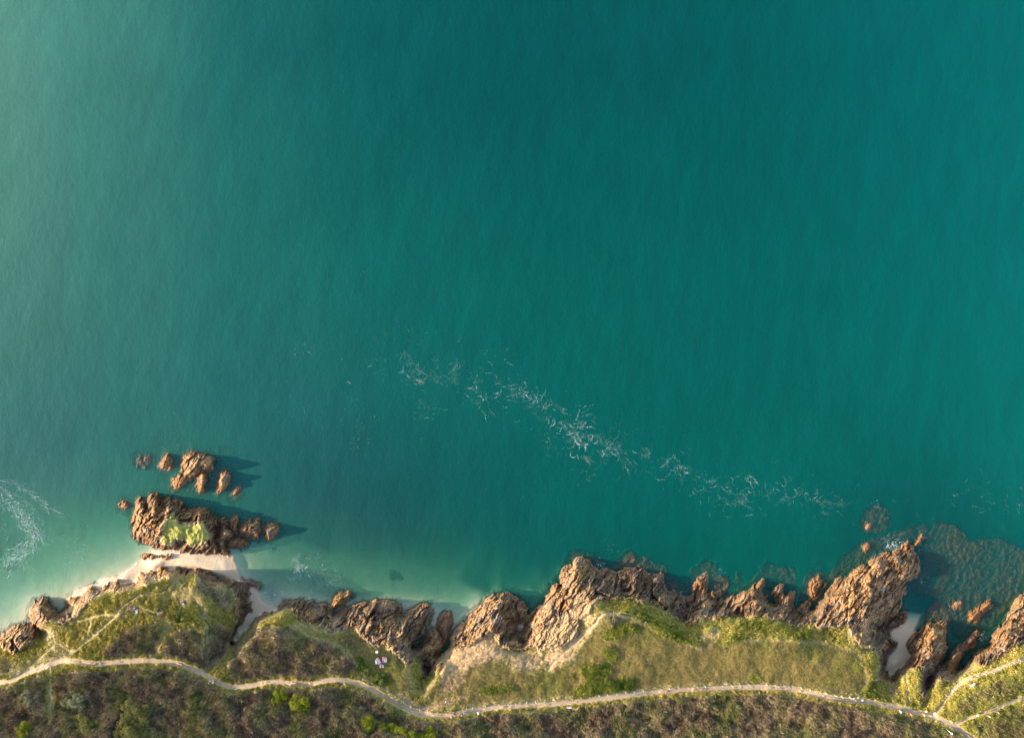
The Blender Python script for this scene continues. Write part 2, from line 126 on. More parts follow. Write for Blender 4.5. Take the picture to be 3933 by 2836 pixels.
PATHS = [("N -900,760 0,728 100,713 300,622 450,567 600,505 750,457 850,457 1000,474 1170,494 1400,478 1600,463 1850,455 2050,468 2268,503 O 0,185 200,242 350,312 500,400 650,480 800,545 950,560 1150,535 1350,485 1550,455 1900,485 2268,500 C 720,1102 850,1085 960,1090 1100,1122 1250,1195 1400,1285 1520,1352 1640,1390 1780,1398 1900,1388 2050,1362 2268,1328 Q 0,518 400,500 800,468 1200,420 1700,362 2268,292 E 0,1420 300,1400 650,1380 900,1376 1100,1384 1300,1408 1450,1442 1600,1476 1750,1492 1900,1502 2050,1535 2268,1575 G 1200,1342 1350,1372 1500,1412 1650,1482 1750,1545 1830,1605 2000,1720 U 4000,3100", 19, 1.0),
 ("G 1640,1475 1700,1462 1750,1432 1850,1395 2000,1345 2130,1290 2268,1240 2500,1150 U 4400,2560", 13, .85), ("G 1480,1400 1530,1330 1590,1240 1640,1180 1720,1110 1830,1055 1950,1020 2050,985 2150,940 2268,905 2500,820 U 4400,2430", 12, .85),
 ("N 615,560 622,650 628,850 620,1100", 5, .6), ("D 920,1220 1050,1080 1190,960 1300,850 1380,745 1420,730 1600,760", 9, .8), ("B 840,680 900,620 1000,530 1030,510", 5, .7), ("N 1180,110 1330,0", 4, .6)]
TRAILS = ["B 620,850 740,760 830,685 1000,530 1060,440 1200,350 1400,320 1480,270 1530,170", "B 1200,450 1350,520 1480,600 1420,720 1330,890", "B 1350,520 1450,380 1520,290 1540,170", "B 1480,600 1600,570 1780,560 1830,620", "B 1560,560 1590,440 1640,300", "B 480,770 620,850", "B 420,650 480,770 380,860 250,990",
 "B 520,600 700,570 850,520 1000,522", "B 1640,200 1640,330 1740,420 1800,540", "B 1788,620 1780,1000", "B 1340,590 1150,720", "B 740,760 780,570", "C 715,1160 715,1380 780,1560", "Q 870,560 930,700 1050,900", "O 400,0 420,260", "G 1240,1020 1250,1160 1260,1300", "R 700,380 900,120", "R 1100,460 1400,650", "D 1420,720 1700,760 2000,900 2230,1020"]
# ---------------------------------------------------------------- survey heights: z: points / lines
LEVELS = """
-17|U -1300,900 5300,900
-12|U -1300,1450 0,1450 1000,1500 2000,1700 3000,1750 3933,1650 5300,1600
-6.5|U -1300,1600 0,1640 500,1600 900,1540 1200,1700 1350,1880 1700,2000 2300,1960 3000,2000 3250,1800 3500,1720 3933,1780 5300,1750
-4.2|U -1300,1800 -600,1800 0,1840 350,1890 470,1760 560,1690 800,1640 950,1690 1130,1820 1230,1920 1280,2000 1400,2055 1735,2090 2150,2090 2300,2060 2700,2080 3000,2120 3180,2050 3300,1860 3500,1850 3700,1950 3933,1960 5300,1900
-2.3|U -1300,2050 0,2060 250,2020 450,1930
-2.0|U 700,1920 950,1950 1130,2080 1400,2150 1700,2190 1900,2230 2060,2250
-1.0|U -300,2280 0,2270 200,2190 420,2080
-1.1|U 1030,2120 1180,2240 1290,2290 1500,2270 1700,2290
-3.2|U 2100,2180 2190,2090 2350,2080 2560,2110 2700,2160 2950,2160 3050,2150 3300,2010
-2.4|U 3560,2250 3600,2080 3750,2030 3933,2030 4400,2000
-2.0|U 3680,2260 3800,2200
0|B 590,385 680,290 850,243 905,195 1035,183 1115,122 1245,40 A 1250,1440 1330,1370
0|A 2040,1445 2055,1510 2085,1570 J 1000,360 1022,470 1050,560 1130,640 1220,680
0|J 1250,690 1300,800 1390,880 1480,940
-0.6|J 1400,760 1250,560 1150,420 1100,280
0.9|B 1400,0 1500,30 1700,40
0.9|B 1560,70 1750,100 1880,150
0.5|B 1950,60 1960,140
1.2|B 1330,100 1400,60
0.5|B 1100,190 1000,208 900,240
0.5|J 1180,900 1130,1050
1.2|J 1030,1250
2.6|J 955,1360
0|G 1140,625 1240,650 1340,630
0.4|G 1180,780
0.9|G 1150,930
1.4|G 1110,1060
-1.0|G 1240,520 1360,500
0.5|D 690,850
5|B 60,760 200,680
6|B 330,640 380,600
6.5|B 330,470 400,520
7|B 450,590 560,620 660,560
6|B 650,450 720,420
8.5|B 800,400 900,345
9.5|B 1000,330 1150,325 1230,285
9|B 1240,240 1330,240 1440,210 1500,160
10|B 1700,180 1715,240
9|B 1600,180
10.5|B 1600,330 1760,350 1800,480
7.5|B 1850,270 1950,310
5|B 2000,300 2035,350
2.4|B 2090,270 2070,420
1.2|B 2180,252
7|B 1950,400 1960,500
8.5|B 1900,600
5|B 2000,560
3|B 2060,480 2070,590
7|B 1830,660
3.5|B 1920,720 1960,700
5|B 1880,860
8|B 1800,900
9|B 1820,1000 1900,960
10.5|B 1780,620 1770,800
4|B 1990,810 2060,840
10|B 1000,560 1300,540 1450,620
10.5|B 1000,800 1350,860 1600,900
7|B 420,720
8|B 600,830
8.5|B 380,880 250,980
10|N 0,730 300,622 600,505
10.5|N 850,457 1400,478 2000,462 2268,503
10.5|O 350,312 650,480 950,560 1550,457 2268,500
4|B -100,830 -300,800
8.5|J 1250,1160 1400,1090 1590,1010
10|C 300,650 180,730 60,850
11.5|C 330,710 520,710 450,800
11|C 700,770 850,860 950,960
5|C 40,770
9|C 470,900 480,1000
9|C 600,650 800,730 1000,810
9|C 1150,790 1300,860 1420,910
9.5|C 1200,950 1400,980
10|C 1000,1060 1300,1150 1450,1200
3.6|K 430,560 700,480 1000,420 1180,420
5.5|K 900,640 1150,640
2.5|C 1600,540 1650,490
6|K 1250,780
4.5|C 1540,620 1540,720
9.5|C 1500,990 1525,1100 1565,1230
9.5|C 1620,1285 1700,1290
1.2|C 1640,900 1700,940 1690,1030
3|C 1660,1080
6|C 1640,1170
10|C 1835,960 1770,1080 1695,1180 1680,1240
0.4|C 1790,850 1860,800
5|C 1560,890
3.6|C 1640,840 1700,800
3.2|C 1730,700
3|D 300,780 420,650 560,620
2.2|D 660,700
5|D 250,900 420,850
0.8|D 690,900 690,1000
4|D 560,960
7.5|D 100,1090 300,1050 470,1030
8.5|D 200,1180 500,1160 700,1120
9.5|D 400,1250 800,1280
4|D 820,780 940,640 1040,560
4.6|D 1120,420 1180,360 1150,300
6|D 1150,520 1200,600
3.6|D 1270,450
7|D 1050,800 1120,700
6.5|D 850,950 900,880
8.5|D 1000,1030 1150,960
9.5|D 1300,790 1280,720 1340,660
10.5|D 1380,740 1450,720
11.6|D 1440,790 1480,830
1.2|D 1450,400 1600,400 1750,420 1880,440
3|D 1500,540 1700,540 1850,560
7.5|D 1450,625 1640,625 1760,665
10.5|D 1550,740 1700,770 1850,850 2000,910 2200,1000
7|D 1900,730
6|D 2050,830
8|D 2150,920
1.0|D 2000,600 2100,600 2150,700
2.2|D 2120,780
2.2|E 430,460
3|E 480,640 430,720
7|E 450,800
9.5|E 500,880 540,930
8.5|E 440,950
0.9|E 560,690
2.2|E 760,650 960,470
3.6|E 880,620 960,680
1.3|E 700,740 830,760
1.8|E 1130,560 1200,610
3.2|E 1150,700
0.7|E 1270,720 1320,760
2.0|E 1340,700
7|E 600,810 760,800 960,790 1100,820
7.5|E 1250,880 1400,865
10.5|E 700,960 1000,940 1300,970
4|E 1500,680 1600,600 1700,500
3|E 1580,690
5|E 1700,700 1850,560
5|E 1900,400 2000,320
3.6|E 2150,260
6|E 1800,760
8|E 1720,910 1780,970
6|G 900,560 1000,450
4|G 1100,450
3.4|G 1200,200 1280,100
7|G 880,720
10.5|G 100,900 300,1000 500,900
10|G 700,900 850,950
9.5|G 930,860 960,1000 930,1080
2.5|G 1020,760
3.5|G 985,800
0.9|G 1060,900
10|E 0,1420 650,1380 1300,1408
10|G 800,1250 1200,1342
6|G 1000,1115 1090,1125
8|G 1080,1200
9.5|G 1000,1190
9|G 1200,1065 1290,1030 1300,1200
4|G 1480,650 1480,750
7|G 1450,850 1530,830
7.5|G 1380,950
1.4|G 1450,1050 1420,1150
5|G 1390,1270
9.5|G 1345,1000 1350,1180 1385,1325
8.5|G 1535,1070 1495,1140 1445,1260
4.5|G 1680,850 1620,960
2.6|G 1790,750
7.5|G 1590,1070
0.2|G 1760,860 1690,960
1.8|G 1640,1060
7|G 1850,930 2000,870
4.5|G 2030,730 2150,610
8.5|G 1720,1070 1950,990 2150,900 2268,860
10|G 1640,1180 1830,1055 2050,985 2268,905
11.5|G 1750,1280 2000,1130 2268,1050
12.5|G 1850,1395 2130,1290 2268,1240
11.5|G 1650,1480 1530,1400
14|U -600,2836 800,2836 1500,2836 2500,2836 3500,2860
12.5|U 0,2740 1000,2740
12|U 1500,2780 2500,2770 3100,2790
13|U 4500,2500
24|U -1200,3600 5200,3600
"""
# ---------------------------------------------------------------- noise
def _h(ix, iy, seed):
    n = (ix.astype(np.uint32)*np.uint32(374761393) + iy.astype(np.uint32)*np.uint32(668265263) + np.uint32((seed*974711+12345) & 0xffffffff))
    n = (n ^ (n >> np.uint32(13)))*np.uint32(1274126177)
    n = (n ^ (n >> np.uint32(16)))*np.uint32(2246822519)
    return (n ^ (n >> np.uint32(15)))
def _f(n): return (n & np.uint32(0xffffff)).astype(np.float32)/np.float32(0xffffff)
def vnoise(x, y, seed=0):
    xf = np.floor(x); yf = np.floor(y)
    ix = xf.astype(np.int64).astype(np.int32).view(np.uint32) if False else (xf.astype(np.int32)).astype(np.uint32)
    iy = (yf.astype(np.int32)).astype(np.uint32)
    fx = (x-xf).astype(np.float32); fy = (y-yf).astype(np.float32)
    def g(ax, ay, dx, dy):
        a = _f(_h(ax, ay, seed))*np.float32(6.2831853)
        return np.cos(a)*dx + np.sin(a)*dy
    o = np.uint32(1)
    sx = fx*fx*fx*(fx*(fx*6-15)+10); sy = fy*fy*fy*(fy*(fy*6-15)+10)
    a = g(ix, iy, fx, fy); b = g(ix+o, iy, fx-1, fy); c = g(ix, iy+o, fx, fy-1); d = g(ix+o, iy+o, fx-1, fy-1)
    return ((a+(b-a)*sx) + ((c+(d-c)*sx) - (a+(b-a)*sx))*sy)*np.float32(1.5)
def fbm(x, y, octs=4, seed=0, gain=.5, lac=2.03):
    s = 0; a = 1.; t = 0
    for o in range(octs):
        s = s + a*vnoise(x, y, seed+o*17); t += a
        x = x*lac+3.7; y = y*lac-1.3; a *= gain
    return s/t
def ridged(x, y, octs=4, seed=0):
    s = 0; a = 1.; t = 0
    for o in range(octs):
        s = s + a*(1-2*np.abs(vnoise(x, y, seed+o*31))); t += a
        x = x*2.1+1.7; y = y*2.1+5.1; a *= .5
    return s/t
def worley(x, y, seed=0):
    """nearest cell: F1, F2, cell hash, offset from cell point"""
    xf = np.floor(x).astype(np.int32); yf = np.floor(y).astype(np.int32)
    f1 = np.full(x.shape, 9., np.float32); f2 = f1.copy(); hh = np.zeros(x.shape, np.uint32); ox = np.zeros(x.shape, np.float32); oy = ox.copy()
    for i in (-1, 0, 1):
        for j in (-1, 0, 1):
            cx = xf+i; cy = yf+j
            h = _h(cx.astype(np.uint32), cy.astype(np.uint32), seed)
            px = cx+_f(h); py = cy+_f(h*np.uint32(2654435761)+np.uint32(77))
            dx = (x-px).astype(np.float32); dy = (y-py).astype(np.float32); d = dx*dx+dy*dy
            m = d < f1
            f2 = np.where(m, f1, np.minimum(f2, d)); f1 = np.where(m, d, f1)
            hh = np.where(m, h, hh); ox = np.where(m, dx, ox); oy = np.where(m, dy, oy)
    return np.sqrt(f1), np.sqrt(f2), hh, ox, oy
def blocks(x, y, seed, tilt=1.0, crack=.8):
    """broken rock: cells of different height, each with its own tilted face"""
    f1, f2, h, ox, oy = worley(x, y, seed)
    r1 = _f(h*np.uint32(3266489917)+np.uint32(5))-.5; r2 = _f(h*np.uint32(668265263)+np.uint32(9))-.5; r3 = _f(h*np.uint32(374761393)+np.uint32(3))-.5
    return r1*.9 + tilt*(r2*1.6*ox + r3*1.6*oy) - crack*np.exp(-((f2-f1)/.12)**2)
# ---------------------------------------------------------------- polygons
def inside(poly, u, v):
    """even-odd test on flat arrays"""
    r = np.zeros(u.shape, bool); x0, y0 = poly[-1]
    for x1, y1 in poly:
        if y0 != y1:
            c = ((y1 > v) != (y0 > v)) & (u < (x0-x1)*(v-y1)/(y0-y1)+x1); r ^= c
        x0, y0 = x1, y1
    return r
def dist(poly, u, v, closed=True):
    d = np.full(u.shape, 1e12, np.float32); n = len(poly)
    for i in range(n if closed else n-1):
        ax, ay = poly[i]; bx, by = poly[(i+1) % n]
        ex, ey = bx-ax, by-ay; L = ex*ex+ey*ey+1e-9
        t = np.clip(((u-ax)*ex+(v-ay)*ey)/L, 0, 1)
        d = np.minimum(d, (u-ax-t*ex)**2+(v-ay-t*ey)**2)
    return np.sqrt(d)
def sdf(poly, u, v):
    d = dist(poly, u, v); return np.where(inside(poly, u, v), d, -d)
def sstep(x, a, b):
    t = np.clip((x-a)/(b-a), 0, 1); return t*t*(3-2*t)
# coarse survey grid
CS = 6.0
cu = np.arange(-1000, 4960, CS); cv = np.arange(1000, 3560, CS)
CUg, CVg = np.meshgrid(cu, cv)
def bilin(a, u, v):
    x = np.clip((u-cu[0])/CS, 0, len(cu)-1.001); y = np.clip((v-cv[0])/CS, 0, len(cv)-1.001)
    i = x.astype(np.int32); j = y.astype(np.int32); fx = (x-i).astype(np.float32); fy = (y-j).astype(np.float32)
    a = a.astype(np.float32)
    return (a[j, i]*(1-fx)+a[j, i+1]*fx)*(1-fy) + (a[j+1, i]*(1-fx)+a[j+1, i+1]*fx)*fy
def blur(a, n):
    for _ in range(n):
        b = np.pad(a, 1, mode='edge'); a = (b[1:-1, 1:-1]*2+b[:-2, 1:-1]+b[2:, 1:-1]+b[1:-1, :-2]+b[1:-1, 2:])/6
    return a
def csdf(poly): return sdf(poly, CUg, CVg)
def cmask(polys, soft=10.):
    """soft union of weighted polygons on the coarse grid; returns signed distance-like field per weight"""
    out = np.zeros(CUg.shape, np.float32)
    for p, w in polys:
        q = P(p) if isinstance(p, str) else p
        m = 60
        i0, i1 = np.searchsorted(cu, [q[:, 0].min()-m, q[:, 0].max()+m]); j0, j1 = np.searchsorted(cv, [q[:, 1].min()-m, q[:, 1].max()+m])
        if i1 <= i0 or j1 <= j0: continue
        s = sdf(q, CUg[j0:j1, i0:i1], CVg[j0:j1, i0:i1])
        out[j0:j1, i0:i1] = np.maximum(out[j0:j1, i0:i1], w*sstep(s, -soft, soft))
    return out
def clines(lines, reach):
    """distance to polylines on the coarse grid, clipped at reach"""
    out = np.full(CUg.shape, reach, np.float32)
    for q in lines:
        for a, b in zip(q[:-1], q[1:]):
            i0, i1 = np.searchsorted(cu, [min(a[0], b[0])-reach, max(a[0], b[0])+reach]); j0, j1 = np.searchsorted(cv, [min(a[1], b[1])-reach, max(a[1], b[1])+reach])
            if i1 <= i0 or j1 <= j0: continue
            out[j0:j1, i0:i1] = np.minimum(out[j0:j1, i0:i1], dist(np.array([a, b]), CUg[j0:j1, i0:i1], CVg[j0:j1, i0:i1], False))
    return out
# membrane through the survey heights
def membrane():
    step = [8, 4, 2, 1]; z = None
    cons = []
    for l in LEVELS.strip().split('\n'):
        zz, s = l.split('|'); q = P(s)
        if len(q) == 1: cons.append((q, float(zz)))
        else:
            pts = [q[-1:]]
            for a, b in zip(q[:-1], q[1:]):
                n = max(1, int(np.hypot(*(b-a))/CS)); t = np.arange(n)[:, None]/n; pts.append(a+(b-a)*t)
            cons.append((np.concatenate(pts), float(zz)))
    q = LAND; pts = []
    for a, b in zip(q[:-1], q[1:]):
        if min(a[0], b[0]) < -1100 or max(a[0], b[0]) > 5100: continue
        n = max(1, int(np.hypot(*(b-a))/CS)); t = np.arange(n)[:, None]/n; pts.append(a+(b-a)*t)
    coast = np.concatenate(pts)
    for st in step:
        uu = cu[::st]; vv = cv[::st]
        ny, nx = len(vv), len(uu)
        fix = np.zeros((ny, nx)); cnt = np.zeros((ny, nx))
        def put(p, zz, w):
            i = np.rint((p[:, 0]-uu[0])/(CS*st)).astype(int); j = np.rint((p[:, 1]-vv[0])/(CS*st)).astype(int)
            ok = (i >= 0) & (i < nx) & (j >= 0) & (j < ny)
            np.add.at(fix, (j[ok], i[ok]), zz*w); np.add.at(cnt, (j[ok], i[ok]), w)
        put(coast, .1, .2)
        for p, zz in cons: put(p, zz, 1.)
        m = cnt > 0; val = np.where(m, fix/np.maximum(cnt, 1e-9), 0)
        if z is None: z = np.where(m, val, 0.)
        else:
            jj = np.clip(np.arange(ny)*st/(st*2), 0, z.shape[0]-1.001); ii = np.clip(np.arange(nx)*st/(st*2), 0, z.shape[1]-1.001)
            j0 = jj.astype(int); i0 = ii.astype(int); fj = (jj-j0)[:, None]; fi = (ii-i0)[None]
            z = (z[j0][:, i0]*(1-fi)+z[j0][:, i0+1]*fi)*(1-fj)+(z[j0+1][:, i0]*(1-fi)+z[j0+1][:, i0+1]*fi)*fj
        z = np.where(m, val, z)
        for _ in range({8: 500, 4: 250, 2: 120, 1: 60}[st]):
            b = np.pad(z, 1, mode='edge'); z = (b[:-2, 1:-1]+b[2:, 1:-1]+b[1:-1, :-2]+b[1:-1, 2:])/4; z = np.where(m, val, z)
    return blur(z, 3)
BASE = membrane()
print('membrane', time.time()-T0)
dLAND = csdf(LAND); dVEG = csdf(VEG)
mBEACH = cmask([(BEACH, 1.), (COVESAND, 1.), (P("D 640,880 660,830 722,775 722,830 700,880"), 1.)], 8)
mREEF = np.full(CUg.shape, -30., np.float32); wREEF = np.zeros(CUg.shape, np.float32)
for s, z in REEFS:
    q = P(s); i0, i1 = np.searchsorted(cu, [q[:, 0].min()-80, q[:, 0].max()+80]); j0, j1 = np.searchsorted(cv, [q[:, 1].min()-80, q[:, 1].max()+80])
    sd = sdf(q, CUg[j0:j1, i0:i1], CVg[j0:j1, i0:i1])
    mREEF[j0:j1, i0:i1] = np.maximum(mREEF[j0:j1, i0:i1], np.where(sd > 0, z, z+sd*.045)); wREEF[j0:j1, i0:i1] = np.maximum(wREEF[j0:j1, i0:i1], sstep(sd, -25, 25))
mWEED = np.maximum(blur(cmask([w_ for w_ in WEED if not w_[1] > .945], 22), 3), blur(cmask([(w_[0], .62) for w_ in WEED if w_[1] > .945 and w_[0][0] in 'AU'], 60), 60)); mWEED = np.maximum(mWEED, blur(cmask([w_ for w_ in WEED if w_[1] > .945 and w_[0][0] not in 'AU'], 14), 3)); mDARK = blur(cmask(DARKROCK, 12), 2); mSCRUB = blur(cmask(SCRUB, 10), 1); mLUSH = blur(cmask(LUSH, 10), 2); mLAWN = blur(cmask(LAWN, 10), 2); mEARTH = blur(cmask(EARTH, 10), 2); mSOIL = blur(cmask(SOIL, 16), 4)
PATHQ = [(P(s), w, k) for s, w, k in PATHS]
dTRAIL = clines([P(s) for s in TRAILS], 40)
mNOSAND = blur(cmask([(P('U -900,1850 300,1880 800,1960 1050,2010 1300,2110 1750,2190 1880,2260 1850,2420 1700,2440 0,2520 -900,2520'), 1.), (BEACH, 1.), (COVESAND, 1.), (P('B 560,300 900,150 1250,0 A 1150,1400 1300,1250 1800,1400 2268,1300 C 300,0 500,300 200,480 B 1900,900 700,420 100,800 -300,760 -300,400 200,330 C 200,0 300,480 850,340 1400,390 1700,450 1800,490 2000,560 2268,300 2268,-100 D 0,700 250,700 560,500 800,600 1000,300 900,100 0,0'), 1.)], 40), 3)
mISLEG = cmask([(ISLEGRASS, 1.)], 10)
print('masks', time.time()-T0)
# ---------------------------------------------------------------- fine terrain grid
def axis(inner, fine, outer):
    a = np.arange(inner[0], inner[1], fine); lo = []; x = inner[0]; s = fine
    while x > outer[0]: s = min(s*1.12, 40); x -= s; lo.append(x)
    hi = []; x = a[-1]; s = fine
    while x < outer[1]: s = min(s*1.12, 40); x += s; hi.append(x)
    return np.array(lo[::-1]+list(a)+hi)
FINE = 2.2
gu = axis((-30, 3965), FINE, (-960, 4900)); gv = axis((1570, 2866), FINE, (1040, 3500))
NU, NV = len(gu), len(gv)
U, V = np.meshgrid(gu, gv); U = U.ravel().astype(np.float32); V = V.ravel().astype(np.float32)
X = U*np.float32(S); Y = V*np.float32(S)          # metres, noise space
print('grid', NU, NV, NU*NV)
wx = fbm(X/1.7, Y/1.7, 3, 5)*7; wy = fbm(X/1.7+40, Y/1.7, 3, 6)*7      # edge wobble in photo pixels
wx2 = fbm(X/.6, Y/.6, 2, 15)*4
UW, VW = U+wx+wx2, V+wy-wx2
# strong rock relief, strata run up to the right
ang = math.radians(58)
rx = X*math.cos(ang)-Y*math.sin(ang); ry = X*math.sin(ang)+Y*math.cos(ang)
dl0 = bilin(dLAND, U, V)*S; dv = bilin(dVEG, UW, VW)
sub = np.where(((dl0 > -5) & (dv < 70)) | (bilin(wREEF, U, V) > .02) | ((U > 440) & (U < 1480) & (V > 1720) & (V < 2420)) | ((U > 2700) & (V < 2500)) | (np.abs(dv) < 60))[0]
qx = rx[sub]+fbm(X[sub]/5, Y[sub]/5, 3, 70)*1.0; qy = ry[sub]+fbm(X[sub]/4+9, Y[sub]/4, 3, 71)*.8
rn = np.zeros(len(U), np.float32)
frac = sstep(fbm(X[sub]/9, Y[sub]/9, 3, 110), -.35, .35)*.6+.4           # well jointed here, massive there
def ledges(w, cl, cw, seed):
    """dipping strata: ramps that rise across the strike and break off sharply, offset from block to block"""
    f1, f2, hh, ox, oy = worley(qx/cl, qy/cw, seed)
    t = qy/w+_f(hh*np.uint32(2654435761)+np.uint32(11))*3+fbm(qx/(w*2.5), qy/(w*2.5), 3, seed+1)*1.1
    k = np.floor(t); f = t-k; a = .45+.9*_f(_h(k.astype(np.int32).astype(np.uint32)+hh, hh, seed+2))
    return (np.where(f < .86, f/.86, (1-f)/.14)-.5)*a+(_f(hh*np.uint32(668265263)+np.uint32(1))-.5)*.8 + .35*(_f(hh*np.uint32(374761393)+np.uint32(7))-.5)*ox
rn[sub] = (blocks(qx/9, qy/4, 101, 1., .35)*1.5 + ledges(2.9, 6.5, 3.2, 120)*1.35 + ledges(1.15, 2.6, 1.5, 130)*.95*frac + ledges(.5, 1.1, .8, 140)*.48*frac
           + ridged(qx/6, qy/1.7, 4, 105)*1.1 + ridged(qx/1.4, qy/.5, 2, 106)*.3 + fbm(X[sub]/.8, Y[sub]/.8, 3, 107)*.4)
rn = rn.astype(np.float32)
dl = bilin(dLAND, UW, VW)*S+np.clip(rn, -2.5, 2.5)*.30      # metres inland of the rock edge, ragged along the ledges
dv = dv+np.clip(rn, -2.5, 2.5)*4.5
base = bilin(BASE, U, V)
land = sstep(dl, -.25, .25)
beach = bilin(mBEACH, U+wx*.6, V+wy*.6)*(1-land)
veg = sstep(dv, -6, 6)*land
rock = np.clip(land*(1-veg)*(1-beach), 0, 1)
reefz = bilin(mREEF, UW, VW); reefw = bilin(wREEF, UW, VW)*(1-land)
print('rocknoise', time.time()-T0)
dpath = np.full(len(U), 200., np.float32)
wpath = np.zeros(len(U), np.float32)
for q, w, k in PATHQ:
    m = np.where((U > q[:, 0].min()-60) & (U < q[:, 0].max()+60) & (V > q[:, 1].min()-60) & (V < q[:, 1].max()+60))[0]
    w = w*.86; dc = dist(q, U[m]+wx[m]*.4, V[m]+wy[m]*.4, False); d = dc-w/2+fbm(X[m]/3, Y[m]/3, 3, 55)*3.2
    mid = np.exp(-(dc/(w*.13+1.))**2)*sstep(fbm(X[m]/5, Y[m]/5, 3, 56), -.1, .15)*.75
    dpath[m] = np.minimum(dpath[m], d)
    wpath[m] = np.maximum(wpath[m], k*sstep(-d, -3.5, 3)*(1-mid))
print('path', time.time()-T0)
scrub = bilin(mSCRUB, UW, VW)*veg; lush = bilin(mLUSH, UW, VW)*veg; lawn = bilin(mLAWN, UW, VW)*veg; earth = np.maximum(bilin(mEARTH, UW, VW)*veg, .8*bilin(mSOIL, UW, VW)*land)
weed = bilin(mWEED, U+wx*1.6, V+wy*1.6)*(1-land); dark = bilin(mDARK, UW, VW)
trail = sstep(-bilin(dTRAIL, U+wx*.7, V+wy*.7), -8, -2.5)*veg*(.55+.45*sstep(fbm(X/4, Y/4, 2, 58), -.3, .2))
edgefringe = sstep(-dpath, -26, -12)*veg
scrub = scrub*(1-edgefringe*.85)
wpath = wpath*veg
short = np.clip(np.maximum(np.maximum(lawn, trail), np.maximum(wpath, earth)), 0, 1)
tuss = np.clip(veg*(1-short)*(1-scrub), 0, 1)
earth = np.clip(earth, 0, 1)
# heights
h = base.copy()
soil = bilin(mSOIL, UW, VW)*land
amp = (1-.55*soil)*np.clip(.5+np.maximum(dl, 0)/5., .5, 1.0)*.78
prof = 1.0*(1-np.exp(-np.maximum(dl, 0)/.9))
nearshore = sstep(dl, -3.2, .0)
seaside = (1-land)*(1-beach)
h = np.where(seaside > .01, h*(1-seaside)+seaside*(np.minimum(h, .05)-(1-np.exp(np.minimum(dl, 0)/1.0))*(2.7-2.35*bilin(mNOSAND, U, V))*sstep(-dl, 60, 25)), h)
h = h + rock*(prof+rn*amp)
# reef
hr = reefz + rn*.13+fbm(X/1.6, Y/1.2, 4, 77)*.5
rsel = sstep(hr-h, -.15, .25)*sstep(reefw, .05, .5)*(1-beach)
h = h*(1-rsel)+np.maximum(hr, h)*rsel
reef = np.clip(np.maximum(rsel, sstep(dl, -1.6, -.1)*(1-land)*(1-beach)), 0, 1)
# rocks standing alone
rock_id = np.zeros(len(U), np.int32); islegr = np.zeros(len(U), np.float32)
for k, (s, top, nm, lb, ct, L) in enumerate(ROCKS):
    q = P(s); m = np.where((U > q[:, 0].min()-70) & (U < q[:, 0].max()+70) & (V > q[:, 1].min()-70) & (V < q[:, 1].max()+70))[0]
    sd = sdf(q, UW[m], VW[m])*S+np.clip(rn[m], -2.5, 2.5)*.2
    zi = np.where(sd > 0, .1+top*(1-np.exp(-sd/L)), .1+sd*1.3)+rn[m]*np.clip(.4+np.maximum(sd, 0)/3.0, .4, 1)*(.26+.066*top)
    if k == 0:
        gr = bilin(mISLEG, UW[m], VW[m]); gg = fbm(X[m]/4, Y[m]/4, 3, 9)
        zi = zi*(1-gr)+(5.6+gg*1.6+fbm(X[m]/.8, Y[m]/.8, 3, 10)*.35)*gr; islegr[m] = gr
    hi = zi > h[m]-.02
    a = sstep(zi-h[m], -.05, .15)
    h[m] = np.maximum(h[m], zi)
    rock[m] = np.maximum(rock[m], a); beach[m] *= 1-a
    rock_id[m[(hi & (sd > -1.6)) | (sd > -.1)]] = k+1
rock *= 1-islegr*.9
# vegetation relief
bil = lambda s, sd, o=3: 1-np.abs(fbm(X/s, Y/s, o, sd))*2
vegh = tuss*(.14+.85*np.maximum(fbm(X/1.7, Y/1.7, 4, 21, .6), -.5)+.16*bil(.9, 22)) + scrub*(.5+1.1*np.maximum(fbm(X/3.1, Y/2.7, 5, 23, .62), -.5)+1.7*np.maximum(fbm(X/6, Y/5, 3, 123), -.4)) \
     + lush*(.3+.7*np.maximum(fbm(X/1.3, Y/1.3, 4, 26, .6), -.5)) + lawn*(.06*bil(.6, 27)+.22*fbm(X/1.8, Y/1.8, 4, 28, .6)) + earth*.16*rn.clip(-2, 2)*.4 + earth*.2*fbm(X/1.1, Y/1.1, 4, 29)
hum = fbm(X/9, Y/9, 3, 33)*.9
h = h + veg*(vegh*(1-wpath*.9) + hum*(1-.8*wpath)) - trail*.05 - wpath*.12
h = h + beach*(fbm(X/.8, Y/.8, 3, 41)*.03+fbm(X/6, Y/6, 2, 42)*.03)
h = h + (1-veg)*(1-rock)*(1-beach)*fbm(X/8, Y/8, 3, 44)*.25
h = h.astype(np.float32)
print('height', time.time()-T0, h.min(), h.max())
px, py = world(U, V, h)
